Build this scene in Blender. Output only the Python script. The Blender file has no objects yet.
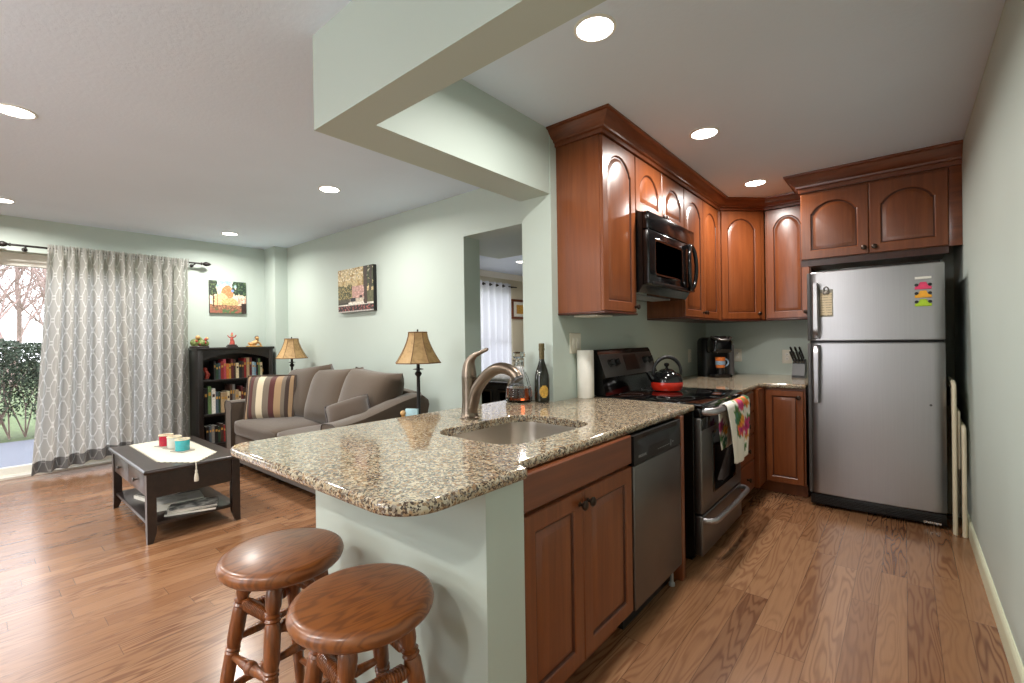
import bpy, bmesh, math, random
from mathutils import Matrix, Vector, noise
R = math.radians
random.seed(7)
SC = bpy.context.scene
COL = SC.collection

# ------------------------------------------------------------------ camera, world, exposure
def make_camera():
    yaw, roll, pitch = R(40.25), R(-.859), R(-.196)
    F = Vector((-math.sin(yaw)*math.cos(pitch), math.cos(yaw)*math.cos(pitch), math.sin(pitch)))
    Rt = Vector((math.cos(yaw), math.sin(yaw), 0)); U = Rt.cross(F)
    R2 = Rt*math.cos(roll) + U*math.sin(roll); U2 = -Rt*math.sin(roll) + U*math.cos(roll)
    cd = bpy.data.cameras.new('camera'); co = bpy.data.objects.new('camera', cd); COL.objects.link(co)
    m = Matrix.Identity(4)
    for i in range(3):
        m[i][0], m[i][1], m[i][2] = R2[i], U2[i], -F[i]
    m[0][3], m[1][3], m[2][3] = 0, 0, 1.30
    co.matrix_world = m
    cd.sensor_fit = 'HORIZONTAL'; cd.sensor_width = 36; cd.lens = 463.3*36/1024
    cd.clip_start = .02
    SC.camera = co
make_camera()
W = bpy.data.worlds.new('sky'); SC.world = W; W.use_nodes = True
wn = W.node_tree.nodes; wl = W.node_tree.links
bg = wn['Background']; bg.inputs['Color'].default_value = (.93, .95, 1, 1); bg.inputs['Strength'].default_value = 4.2
SC.view_settings.view_transform = 'Standard'; SC.view_settings.look = 'None'
SC.view_settings.gamma = 1; SC.view_settings.use_curve_mapping = False
SC.view_settings.exposure = 0.24
try:
    SC.cycles.use_denoising = True
    SC.cycles.max_bounces = 10; SC.cycles.diffuse_bounces = 6; SC.cycles.glossy_bounces = 5
    SC.cycles.transmission_bounces = 8; SC.cycles.transparent_max_bounces = 12
    SC.cycles.sample_clamp_indirect = 6
    SC.cycles.caustics_reflective = False; SC.cycles.caustics_refractive = False
except Exception:
    pass
LAMP_W = {'kitchen': 17.5, 'living': 25.0, 'dining': 24.0, 'bedroom': 22.0}          # one recessed downlight
HC = 2.60              # ceiling
RX, KX, KY, SY, WX = .315, -1.66, 5.25, 2.86, -6.74

# ------------------------------------------------------------------ materials
def srgb(r, g, b):
    f = lambda c: ((c/255+.055)/1.055)**2.4 if c/255 > .04045 else c/255/12.92
    return (f(r), f(g), f(b), 1)
class NT:
    def __init__(s, name):
        s.m = bpy.data.materials.new(name); s.m.use_nodes = True
        s.t = s.m.node_tree; s.b = s.t.nodes['Principled BSDF']
    def l(s, a, b): s.t.links.new(a, b)
    def math(s, op, a, b=None, c=None):
        n = s.t.nodes.new('ShaderNodeMath'); n.operation = op
        for i, x in enumerate((a, b, c)):
            if x is None: continue
            if isinstance(x, (int, float)): n.inputs[i].default_value = x
            else: s.l(x, n.inputs[i])
        return n.outputs[0]
    def coords(s, kind='Object', scale=(1, 1, 1), loc=(0, 0, 0), rot=(0, 0, 0)):
        tc = s.t.nodes.new('ShaderNodeTexCoord'); mp = s.t.nodes.new('ShaderNodeMapping')
        s.l(tc.outputs[kind], mp.inputs[0]); mp.inputs['Scale'].default_value = scale
        mp.inputs['Location'].default_value = loc; mp.inputs['Rotation'].default_value = rot
        return mp.outputs[0]
    def noise(s, vec, scale=5, detail=3, rough=.5, dist=0):
        n = s.t.nodes.new('ShaderNodeTexNoise'); s.l(vec, n.inputs['Vector'])
        n.inputs['Scale'].default_value = scale; n.inputs['Detail'].default_value = detail
        n.inputs['Roughness'].default_value = rough; n.inputs['Distortion'].default_value = dist
        return n.outputs['Fac']
    def ramp(s, fac, stops, interp='LINEAR'):
        n = s.t.nodes.new('ShaderNodeValToRGB'); cr = n.color_ramp; cr.interpolation = interp
        while len(cr.elements) > 1: cr.elements.remove(cr.elements[-1])
        cr.elements[0].position = stops[0][0]; cr.elements[0].color = stops[0][1]
        for p, c in stops[1:]:
            e = cr.elements.new(p); e.color = c
        s.l(fac, n.inputs[0]); return n.outputs[0]
    def mix(s, fac, a, b, blend='MIX'):
        n = s.t.nodes.new('ShaderNodeMix'); n.data_type = 'RGBA'; n.blend_type = blend
        for i, x in ((0, fac), (6, a), (7, b)):
            if isinstance(x, (int, float)): n.inputs[i].default_value = x
            elif isinstance(x, tuple): n.inputs[i].default_value = x
            else: s.l(x, n.inputs[i])
        return n.outputs[2]
    def bump(s, h, strength=.2, dist=.01):
        n = s.t.nodes.new('ShaderNodeBump'); s.l(h, n.inputs['Height'])
        n.inputs['Strength'].default_value = strength; n.inputs['Distance'].default_value = dist
        s.l(n.outputs[0], s.b.inputs['Normal'])
    def set(s, **kw):
        mp = {'color': 'Base Color', 'rough': 'Roughness', 'metal': 'Metallic', 'coat': 'Coat Weight', 'coatr': 'Coat Roughness',
              'trans': 'Transmission Weight', 'ior': 'IOR', 'sheen': 'Sheen Weight', 'emit': 'Emission Color', 'es': 'Emission Strength', 'spec': 'Specular IOR Level', 'aniso': 'Anisotropic', 'sss': 'Subsurface Weight'}
        for k, v in kw.items():
            i = s.b.inputs[mp[k]]
            if isinstance(v, (int, float, tuple)): i.default_value = v
            else: s.l(v, i)
        return s.m
def plain(name, rgb, rough=.5, metal=0, var=.06, scale=30, bump=0, **kw):
    t = NT(name); v = t.coords('Object'); n = t.noise(v, scale, 2)
    c = srgb(*rgb); d = tuple(x*(1-var*2) for x in c[:3])+(1,); e = tuple(min(1, x*(1+var*2)) for x in c[:3])+(1,)
    t.set(color=t.ramp(n, [(.3, d), (.7, e)]), rough=rough, metal=metal, **kw)
    if bump: t.bump(n, bump, .004)
    return t.m
def paint(name, rgb, bump=.06, rough=.55, bs=90):
    t = NT(name); v = t.coords('Object'); n = t.noise(v, 1.1, 3); c = srgb(*rgb)
    d = tuple(x*.965 for x in c[:3])+(1,)
    t.set(color=t.ramp(n, [(.35, d), (.65, c)]), rough=rough)
    t.bump(t.noise(v, bs, 4, .6), bump, .004)
    return t.m
M = {}
M['wall'] = paint('mint wall paint', (188, 200, 192))
M['ceil'] = paint('ceiling paint', (224, 237, 253), .35, .8, 48)
M['ceil_k'] = M['ceil']
M['cream'] = paint('cream wall paint', (222, 214, 190))
M['trimw'] = paint('cream trim paint', (216, 220, 192), .02, .4)
M['white'] = plain('white plastic', (236, 234, 226), .35, var=.01)
M['ivory'] = plain('ivory plastic', (228, 224, 210), .35, var=.01)

def mat_floor():
    t = NT('oak plank floor'); tc = t.t.nodes.new('ShaderNodeTexCoord'); sx = t.t.nodes.new('ShaderNodeSeparateXYZ')
    t.l(tc.outputs['Object'], sx.inputs[0]); X, Y = sx.outputs[0], sx.outputs[1]
    xs = t.math('DIVIDE', X, .105); row = t.math('FLOOR', xs)
    wn1 = t.t.nodes.new('ShaderNodeTexWhiteNoise'); wn1.noise_dimensions = '1D'; t.l(row, wn1.inputs['W'])
    yo = t.math('ADD', t.math('DIVIDE', Y, 1.15), t.math('MULTIPLY', wn1.outputs['Value'], 7.3)); pi = t.math('FLOOR', yo)
    cv = t.t.nodes.new('ShaderNodeCombineXYZ'); t.l(row, cv.inputs[0]); t.l(pi, cv.inputs[1])
    wn2 = t.t.nodes.new('ShaderNodeTexWhiteNoise'); wn2.noise_dimensions = '2D'; t.l(cv.outputs[0], wn2.inputs['Vector'])
    rnd = wn2.outputs['Value']; sc_ = t.t.nodes.new('ShaderNodeSeparateColor'); t.l(wn2.outputs['Color'], sc_.inputs[0]); rnd2 = sc_.outputs[1]
    g = t.t.nodes.new('ShaderNodeCombineXYZ')
    t.l(t.math('MULTIPLY', X, 11.0), g.inputs[0]); t.l(t.math('MULTIPLY', Y, 1.15), g.inputs[1]); t.l(t.math('MULTIPLY', rnd, 60), g.inputs[2])
    f = t.noise(g.outputs[0], 1.0, 2, .45, .25)
    ring = t.math('SINE', t.math('MULTIPLY', f, 84)); ring = t.math('MULTIPLY_ADD', ring, .5, .5); ring = t.math('POWER', ring, 2.2)
    fine = t.noise(t.coords('Object', (160, 5, 1)), 1, 3, .6)
    base = t.ramp(rnd, [(0, srgb(140, 99, 68)), (.3, srgb(152, 112, 80)), (.55, srgb(145, 104, 72)), (.8, srgb(164, 124, 91)), (1, srgb(124, 86, 59))])
    dark = t.mix(1.0, base, srgb(150, 112, 88), 'MULTIPLY')
    amt = t.math('MULTIPLY', ring, t.math('MULTIPLY_ADD', t.math('POWER', rnd2, 1.5), .6, .18))
    c = t.mix(amt, base, dark)
    c = t.mix(t.math('MULTIPLY', fine, .35), c, dark)
    fx = t.math('FRACT', xs); ex = t.math('MINIMUM', fx, t.math('SUBTRACT', 1, fx)); fy = t.math('FRACT', yo); ey = t.math('MULTIPLY', t.math('MINIMUM', fy, t.math('SUBTRACT', 1, fy)), 11)
    seam = t.math('LESS_THAN', t.math('MINIMUM', ex, ey), .014)
    c = t.mix(t.math('MULTIPLY', seam, .55), c, srgb(60, 36, 22))
    t.set(color=c, rough=t.math('MULTIPLY_ADD', fine, .10, .20), coat=.22, coatr=.16)
    t.bump(t.math('ADD', t.math('MULTIPLY', ring, -.25), t.math('MULTIPLY', seam, -1)), .10, .003)
    return t.m
M['floor'] = mat_floor()

def mat_granite():
    t = NT('speckled granite'); v = t.coords('Object'); 
    def vor(scale, feat='F1'):
        n = t.t.nodes.new('ShaderNodeTexVoronoi'); n.feature = feat; n.inputs['Scale'].default_value = scale
        w = t.t.nodes.new('ShaderNodeTexNoise'); w.inputs['Scale'].default_value = scale*1.6; t.l(v, w.inputs['Vector'])
        vm = t.t.nodes.new('ShaderNodeVectorMath'); vm.operation = 'MULTIPLY_ADD'; t.l(w.outputs['Color'], vm.inputs[0]); vm.inputs[1].default_value = (.9/scale,)*3; t.l(v, vm.inputs[2])
        t.l(vm.outputs[0], n.inputs['Vector'])
        s = t.t.nodes.new('ShaderNodeSeparateColor'); t.l(n.outputs['Color'], s.inputs[0]); return s.outputs[0], s.outputs[1]
    a, a2 = vor(115); b, b2 = vor(210)
    base = t.ramp(a, [(0, srgb(182, 168, 142)), (.22, srgb(166, 142, 112)), (.40, srgb(190, 180, 158)), (.56, srgb(146, 118, 90)), (.68, srgb(168, 156, 132)), (.80, srgb(144, 134, 122)), (.91, srgb(112, 92, 74)), (.965, srgb(66, 56, 50))], 'CONSTANT')
    spk = t.ramp(b, [(0, srgb(48, 42, 40)), (.5, srgb(92, 76, 64)), (1, srgb(118, 112, 104))])
    big = t.noise(v, 30, 3, .6)
    m = t.math('GREATER_THAN', t.math('MULTIPLY_ADD', big, .75, b2), 1.06)
    c = t.mix(m, base, spk)
    t.set(color=c, rough=.07, spec=.7)
    return t.m
M['granite'] = mat_granite()

def mat_wood(name, c1, c2, c3, grain=(26, 26, 1.6), rough=.32, coat=.25, blotch=.4, gscale=1.0):
    t = NT(name); v = t.coords('Object', grain)
    n = t.noise(v, gscale, 4, .6, .6); b = t.noise(t.coords('Object'), 5, 2, .5)
    c = t.ramp(n, [(.3, srgb(*c1)), (.5, srgb(*c2)), (.72, srgb(*c3))])
    c = t.mix(t.math('MULTIPLY', b, blotch), c, srgb(*c1))
    t.set(color=c, rough=rough, coat=coat, coatr=.2); t.bump(n, .04, .002)
    return t.m
M['cab'] = mat_wood('cherry stained maple', (108, 55, 26), (122, 65, 32), (136, 76, 39))
M['cab_h'] = mat_wood('cherry stained maple rail', (104, 52, 25), (118, 61, 30), (131, 71, 36), (26, 1.6, 26))
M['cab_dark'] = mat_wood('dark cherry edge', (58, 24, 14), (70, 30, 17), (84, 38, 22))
M['crown'] = mat_wood('cherry crown moulding', (94, 45, 22), (116, 60, 31), (136, 75, 41), (3, 3, 26), .28, .35)
M['glaze'] = plain('dark glaze in the panel grooves', (74, 34, 17), .35, 0, .05)
M['espresso'] = mat_wood('espresso wood', (26, 17, 14), (36, 24, 20), (48, 33, 27), (4, 30, 30), .3, .3, .2)
M['bookcase'] = mat_wood('black stained wood', (17, 13, 13), (23, 18, 17), (30, 24, 22), (30, 30, 2), .38, .1, .2)

def mat_oak():
    t = NT('varnished oak'); v = t.coords('Object', (13, 2.0, 4)); f = t.noise(v, 1.0, 2, .5, .3)
    ring = t.math('POWER', t.math('MULTIPLY_ADD', t.math('SINE', t.math('MULTIPLY', f, 95)), .5, .5), 2)
    fine = t.noise(t.coords('Object', (150, 12, 150)), 1, 3, .6)
    base = t.mix(t.noise(t.coords('Object', (4, 1, 4)), 1.4, 2), srgb(130, 72, 31), srgb(158, 96, 46))
    c = t.mix(t.math('MULTIPLY', ring, .6), base, srgb(84, 42, 18)); c = t.mix(t.math('MULTIPLY', fine, .4), c, srgb(78, 40, 18))
    t.set(color=c, rough=.36, coat=.35, coatr=.2); t.bump(fine, .05, .002)
    return t.m
M['oak'] = mat_oak()
def mat_oak_leg():
    t = NT('varnished oak turning'); fine = t.noise(t.coords('Object', (60, 60, 5)), 1, 3, .6)
    t.set(color=t.ramp(fine, [(.3, srgb(84, 42, 18)), (.7, srgb(146, 84, 40))]), rough=.28, coat=.4, coatr=.15); return t.m
M['oakleg'] = mat_oak_leg()

def mat_steel(name, rgb, rough=.3, stretch=(2, 2, 160), var=.05, metal=1, blot=.24):
    t = NT(name); n = t.noise(t.coords('Object', stretch), 1, 3, .6); big = t.noise(t.coords('Object', (1.4, 1.4, 1.1)), 2.2, 3, .55)
    c = srgb(*rgb); d = tuple(x*(1-var) for x in c[:3])+(1,)
    t.set(color=t.ramp(n, [(.3, d), (.7, c)]), metal=metal, rough=t.math('ADD', t.math('MULTIPLY_ADD', n, .06, rough-.03), t.math('MULTIPLY_ADD', big, blot, -blot/2)))
    return t.m
M['steel'] = mat_steel('brushed stainless', (172, 170, 172), .36, (160, 160, 2))
M['steel_h'] = mat_steel('brushed stainless dark', (118, 115, 113), .38, (2, 2, 160))
M['nickel'] = mat_steel('brushed nickel', (128, 115, 102), .31, (40, 40, 40), .02, 1, .0)
M['sink'] = mat_steel('sink steel', (190, 182, 172), .3, (60, 60, 60), .03, 1, .0)
M['chrome'] = plain('polished chrome', (220, 220, 222), .08, 1, .01)
M['black'] = plain('gloss black enamel', (14, 14, 15), .12, 0, .05)
M['blackm'] = plain('matt black plastic', (13, 13, 14), .36, 0, .05)
M['glassb'] = plain('black glass', (7, 7, 8), .05, 0, .02, spec=.6)
M['charcoal'] = plain('charcoal plastic', (74, 72, 72), .4, 0, .04)
M['bronze'] = plain('dark bronze', (58, 46, 38), .35, .8, .05)
M['iron'] = plain('dark iron', (30, 25, 23), .4, .3, .05)
M['greyp'] = plain('grey plastic', (150, 150, 152), .4, 0, .03)
M['lens'] = NT('lit lamp lens').set(color=(1, 1, 1, 1), emit=(1, .95, .87, 1), es=14.0)
M['globe'] = NT('added opal light globe').set(color=(1, 1, 1, 1), emit=(1, .95, .88, 1), es=78.0)  # glow of the added pendant, set to brighten the beam
def mat_glass(name, tint=(1, 1, 1, 1), rough=0.0, ior=1.45):
    t = NT(name); n = t.noise(t.coords('Object'), 3, 1)
    t.set(color=t.ramp(n, [(0, tint), (1, tint)]), rough=rough, trans=1.0, ior=ior); return t.m
def mat_pane(name):
    t = NT(name); o = t.t.nodes['Material Output']
    a = t.t.nodes.new('ShaderNodeBsdfTransparent'); g = t.t.nodes.new('ShaderNodeBsdfGlossy'); g.inputs['Roughness'].default_value = .02
    m = t.t.nodes.new('ShaderNodeMixShader'); fr = t.t.nodes.new('ShaderNodeFresnel'); fr.inputs['IOR'].default_value = 1.4
    t.l(fr.outputs[0], m.inputs[0]); t.l(a.outputs[0], m.inputs[1]); t.l(g.outputs[0], m.inputs[2]); t.l(m.outputs[0], o.inputs[0]); return t.m
M['pane'] = mat_pane('window glass')
M['glass'] = mat_glass('clear cut glass')
M['liquor'] = mat_glass('amber spirit', srgb(206, 92, 40), 0, 1.36)
M['bottle'] = plain('dark green bottle glass', (20, 22, 12), .06, 0, .05, spec=.7)
M['foil'] = plain('bronze bottle foil', (96, 84, 56), .3, .6, .15, 60)
M['gold'] = plain('gold label', (196, 156, 72), .4, .3, .15, 80)
M['paper'] = plain('white paper', (238, 236, 226), .8, 0, .02)
def mat_fabric(name, rgb, scale=350, var=.14, sheen=.3):
    t = NT(name); v = t.coords('Object'); n = t.noise(v, scale, 3, .7); b = t.noise(v, 6, 2); c = srgb(*rgb)
    d = tuple(x*(1-var*1.6) for x in c[:3])+(1,); e = tuple(min(1, x*(1+var*1.6)) for x in c[:3])+(1,)
    col = t.ramp(n, [(.3, d), (.7, e)]); col = t.mix(t.math('MULTIPLY', b, .25), col, d)
    t.set(color=col, rough=.92, sheen=sheen); t.bump(n, .25, .003); return t.m
M['sofa'] = mat_fabric('taupe upholstery', (76, 62, 48))
M['sofa_pipe'] = mat_fabric('taupe piping', (58, 47, 38))
M['tanfab'] = mat_fabric('tan fabric', (68, 54, 42))
M['cloth'] = mat_fabric('white crochet cloth', (206, 200, 182), 260, .10)
M['wool'] = mat_fabric('paper towel', (240, 238, 230), 180, .03, 0)
def mat_stripes():
    t = NT('striped pillow fabric'); tc = t.t.nodes.new('ShaderNodeTexCoord'); s = t.t.nodes.new('ShaderNodeSeparateXYZ'); t.l(tc.outputs['Generated'], s.inputs[0])
    cr, mr, gr, tn, dk = srgb(226, 210, 180), srgb(84, 34, 32), srgb(120, 108, 94), srgb(168, 138, 104), srgb(62, 46, 38)
    c = t.ramp(s.outputs[0], [(0, tn), (.08, dk), (.12, mr), (.19, gr), (.27, cr), (.40, gr), (.52, mr), (.63, tn), (.76, gr), (.83, dk), (.90, tn), (.96, dk)], 'CONSTANT')
    n = t.noise(t.coords('Object'), 300, 3, .7); c = t.mix(t.math('MULTIPLY', n, .25), c, dk)
    t.set(color=c, rough=.9, sheen=.3); t.bump(n, .2, .003); return t.m
M['stripes'] = mat_stripes()
def mat_shade():
    t = NT('parchment lamp shade'); o = t.t.nodes['Material Output']; n = t.noise(t.coords('Object'), 14, 4, .6, .8)
    c = t.ramp(n, [(.25, srgb(172, 138, 92)), (.5, srgb(206, 172, 120)), (.75, srgb(220, 190, 142))])
    t.set(color=c, rough=.6); tr = t.t.nodes.new('ShaderNodeBsdfTranslucent'); t.l(c, tr.inputs[0])
    m = t.t.nodes.new('ShaderNodeMixShader'); m.inputs[0].default_value = .3; t.l(t.b.outputs[0], m.inputs[1]); t.l(tr.outputs[0], m.inputs[2]); t.l(m.outputs[0], o.inputs[0]); return t.m
M['shade'] = mat_shade()
M['shade_trim'] = plain('lamp shade trim', (112, 78, 44), .6)
def mat_curtain(name, ca, cb, trans=.45, pattern=True):
    t = NT(name); o = t.t.nodes['Material Output']
    if pattern:
        uv = t.t.nodes.new('ShaderNodeTexCoord'); s = t.t.nodes.new('ShaderNodeSeparateXYZ'); t.l(uv.outputs['UV'], s.inputs[0])
        def ogee(off):
            fu = t.math('ABSOLUTE', t.math('SUBTRACT', t.math('FRACT', t.math('ADD', t.math('DIVIDE', s.outputs[0], .15), off)), .5))
            fv = t.math('ABSOLUTE', t.math('SUBTRACT', t.math('FRACT', t.math('ADD', t.math('DIVIDE', s.outputs[1], .235), off)), .5))
            a = t.math('DIVIDE', fu, .36); b = t.math('DIVIDE', fv, .44); d = t.math('DIVIDE', t.math('ADD', a, b), 1.36)
            k = t.math('MAXIMUM', t.math('MAXIMUM', a, b), d)
            r1 = t.math('LESS_THAN', t.math('ABSOLUTE', t.math('SUBTRACT', k, .93)), .09)
            lk = t.math('MULTIPLY', t.math('LESS_THAN', t.math('ABSOLUTE', t.math('SUBTRACT', fu, .05)), .03), t.math('GREATER_THAN', fv, .42))
            lh = t.math('MULTIPLY', t.math('LESS_THAN', t.math('ABSOLUTE', t.math('SUBTRACT', fv, .07)), .03), t.math('GREATER_THAN', fu, .36))
            return t.math('MAXIMUM', r1, t.math('MAXIMUM', lk, lh))
        f = ogee(0.0)
        c = t.mix(f, ca, cb)
    else:
        c = t.mix(t.noise(t.coords('Object'), 200, 2), ca, cb)
    t.set(color=c, rough=.9, sheen=.2); tr = t.t.nodes.new('ShaderNodeBsdfTranslucent'); t.l(c, tr.inputs[0])
    m = t.t.nodes.new('ShaderNodeMixShader'); m.inputs[0].default_value = trans; t.l(t.b.outputs[0], m.inputs[1]); t.l(tr.outputs[0], m.inputs[2]); t.l(m.outputs[0], o.inputs[0]); return t.m
M['curtain'] = mat_curtain('grey trellis curtain', srgb(204, 202, 197), srgb(240, 239, 236), .72)
M['hem'] = mat_curtain('grey hem band', srgb(104, 104, 104), srgb(150, 150, 148), .2)
M['sheer'] = mat_curtain('pale bedroom curtain', srgb(226, 228, 238), srgb(238, 240, 246), .5, False)
def mat_attr(name, rough=.5):
    t = NT(name); a = t.t.nodes.new('ShaderNodeVertexColor'); a.layer_name = 'Col'; t.set(color=a.outputs[0], rough=rough); return t.m
M['attr'] = mat_attr('painted canvas', .55)
M['attrcloth'] = mat_attr('printed cotton', .9)
M['red'] = plain('red enamel', (196, 44, 26), .12, 0, .04)
M['cred'] = plain('red candle glass', (176, 24, 54), .15, 0, .05)
M['cwhite'] = plain('frosted white candle glass', (206, 208, 200), .2, 0, .03)
M['cteal'] = plain('teal candle glass', (64, 172, 182), .15, 0, .05)
M['pewter'] = plain('grey stone coaster', (150, 146, 134), .4, 0, .1)
M['stonecream'] = plain('cream candle rim', (220, 206, 176), .4, 0, .06)
M['orange'] = plain('orange glaze', (226, 122, 52), .3, 0, .05)
M['mugblue'] = plain('pale blue glaze', (150, 176, 200), .3, 0, .12, 60)
M['pink'] = plain('pink plastic', (228, 62, 108), .4)
M['yellow'] = plain('orange yellow plastic', (242, 172, 40), .4)
M['lime'] = plain('lime plastic', (172, 206, 34), .4)
M['cream_metal'] = plain('cream enamelled steel', (206, 196, 170), .4, 0, .015, 6)
M['hedge'] = plain('hedge leaves', (46, 62, 42), .6, 0, .3, 5)
M['bark'] = plain('grey bark', (148, 128, 122), .9, 0, .15, 20)
M['grass'] = plain('spring grass', (84, 100, 62), .9, 0, .2, 14)
M['patio'] = plain('concrete patio', (112, 116, 128), .8, 0, .06, 40)
M['skinpaint'] = plain('tan resin', (190, 150, 96), .5, 0, .2, 40)
M['redresin'] = plain('red resin', (164, 62, 48), .45, 0, .3, 50)
M['greenresin'] = plain('green resin', (116, 130, 72), .5, 0, .35, 45)
M['darkresin'] = plain('dark resin', (52, 42, 40), .45, 0, .2, 40)
M['goldresin'] = plain('golden resin', (206, 156, 66), .4, 0, .2, 60)
M['bluebox'] = plain('pale blue card', (168, 204, 214), .6)
M['quilt'] = plain('white speckled quilt', (224, 222, 222), .9, 0, .14, 22)

# ------------------------------------------------------------------ mesh helper
WM = {}                                  # world matrices of things
def wm(o):
    while o is not None:
        if o.name in WM: return WM[o.name]
        o = o.parent
    return Matrix.Identity(4)
def tag(o, label, cat, group=None, kind=None):
    o['label'] = label; o['category'] = cat
    if group: o['group'] = group
    if kind: o['kind'] = kind
    return o
def thing(name, label, cat, loc=(0, 0, 0), rz=0, group=None):
    o = bpy.data.objects.new(name, None); COL.objects.link(o); o.empty_display_size = .05
    o.location = loc; o.rotation_euler = (0, 0, rz)
    WM[o.name] = Matrix.Translation(loc) @ Matrix.Rotation(rz, 4, 'Z')
    return tag(o, label, cat, group)
def fr(o, u, n):
    u = Vector(u).normalized(); n = Vector(n).normalized(); v = n.cross(u)
    m = Matrix.Identity(4)
    for i in range(3): m[i][0], m[i][1], m[i][2], m[i][3] = u[i], v[i], n[i], o[i]
    return m
def T(x, y, z): return Matrix.Translation((x, y, z))
def RX_(a): return Matrix.Rotation(a, 4, 'X')
def RY_(a): return Matrix.Rotation(a, 4, 'Y')
def RZ_(a): return Matrix.Rotation(a, 4, 'Z')
class MB:
    def __init__(s, m=None): s.bm = bmesh.new(); s.M = m or Matrix.Identity(4); s.mi = 0; s.uv = None
    def v(s, p): return s.bm.verts.new(s.M @ Vector(p))
    def f(s, vs):
        try: f = s.bm.faces.new(vs); f.material_index = s.mi; return f
        except ValueError: return None
    def merge(s, t):
        mp = {v: s.v(v.co) for v in t.verts}
        for f in t.faces: s.f([mp[v] for v in f.verts])
        t.free()
    def box(s, x0, x1, y0, y1, z0, z1, b=0, seg=2):
        t = bmesh.new(); bmesh.ops.create_cube(t, size=1)
        for v in t.verts: v.co = Vector(((x0+x1)/2+v.co.x*(x1-x0), (y0+y1)/2+v.co.y*(y1-y0), (z0+z1)/2+v.co.z*(z1-z0)))
        if b: bmesh.ops.bevel(t, geom=t.edges[:], offset=min(b, abs(x1-x0)*.45, abs(y1-y0)*.45, abs(z1-z0)*.45), segments=seg, profile=.5, affect='EDGES')
        s.merge(t); return s
    def loft(s, rings, close=True, cap0=True, cap1=True):
        L = [[s.v(p) for p in r] for r in rings]; n = len(L[0])
        for a, b in zip(L, L[1:]):
            for i in range(n if close else n-1):
                j = (i+1) % n; s.f([a[i], a[j], b[j], b[i]])
        if close and cap0: s.f(L[0][::-1])
        if close and cap1: s.f(L[-1])
        return L
    def lathe(s, prof, n=28, cap0=True, cap1=True, ax=None):
        old = s.M
        if ax is not None: s.M = s.M @ ax
        s.loft([[(r*math.cos(2*math.pi*i/n), r*math.sin(2*math.pi*i/n), z) for i in range(n)] for r, z in prof], True, cap0, cap1)
        s.M = old; return s
    def tube(s, pts, rad, n=10, caps=True):
        pts = [Vector(p) for p in pts]; rr = rad if isinstance(rad, (list, tuple)) else [rad]*len(pts)
        rings = []; up = None
        for i, p in enumerate(pts):
            d = (pts[min(i+1, len(pts)-1)]-pts[max(i-1, 0)]).normalized()
            if up is None:
                up = Vector((0, 0, 1)) if abs(d.z) < .9 else Vector((1, 0, 0))
            a = d.cross(up).normalized(); up = a.cross(d).normalized()
            rings.append([p + rr[i]*(math.cos(2*math.pi*k/n)*a + math.sin(2*math.pi*k/n)*up) for k in range(n)])
        s.loft(rings, True, caps, caps); return s
    def ball(s, c, r, n=16, m=10, sc=(1, 1, 1)):
        prof = [(max(1e-4, r*math.sin(math.pi*i/m)), -r*math.cos(math.pi*i/m)) for i in range(m+1)]
        old = s.M; s.M = s.M @ T(*c) @ Matrix.Diagonal((*sc, 1)); s.lathe(prof, n); s.M = old; return s
    def prism(s, poly, z0, z1):
        a = [s.v((x, y, z0)) for x, y in poly]; b = [s.v((x, y, z1)) for x, y in poly]; n = len(poly)
        for i in range(n): s.f([a[i], a[(i+1) % n], b[(i+1) % n], b[i]])
        s.f(a[::-1]); s.f(b); return s
    def hole_cap(s, outer, inner, z):
        a = [s.v((x, y, z)) for x, y in outer]; b = [s.v((x, y, z)) for x, y in inner] if inner else []
        e = [s.bm.edges.new((l[i], l[(i+1) % len(l)])) for l in (a, b) for i in range(len(l))]
        r = bmesh.ops.triangle_fill(s.bm, use_beauty=True, use_dissolve=False, edges=e)
        for g in r['geom']:
            if isinstance(g, bmesh.types.BMFace): g.material_index = s.mi
    def pillow(s, w, h, d, n=14, corner=.12, m=None, pinch=.5):
        """soft square cushion in the local x (w) / y (h) plane, thickness d along z"""
        old = s.M
        if m is not None: s.M = s.M @ m
        def P(i, j, sg):
            u, v = -1+2*i/n, -1+2*j/n
            th = ((1-abs(u)**3.2)*(1-abs(v)**3.2))**pinch
            px = u*w/2*(1-corner*(1-v*v)*0.35*abs(u)); py = v*h/2*(1-corner*(1-u*u)*0.35*abs(v))
            return (px, py, sg*d/2*th)
        top = [[s.v(P(i, j, 1)) for j in range(n+1)] for i in range(n+1)]
        bot = [[top[i][j] if i in (0, n) or j in (0, n) else s.v(P(i, j, -1)) for j in range(n+1)] for i in range(n+1)]
        for i in range(n):
            for j in range(n):
                s.f([top[i][j], top[i+1][j], top[i+1][j+1], top[i][j+1]]); s.f([bot[i][j], bot[i][j+1], bot[i+1][j+1], bot[i+1][j]])
        s.M = old; return s
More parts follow.
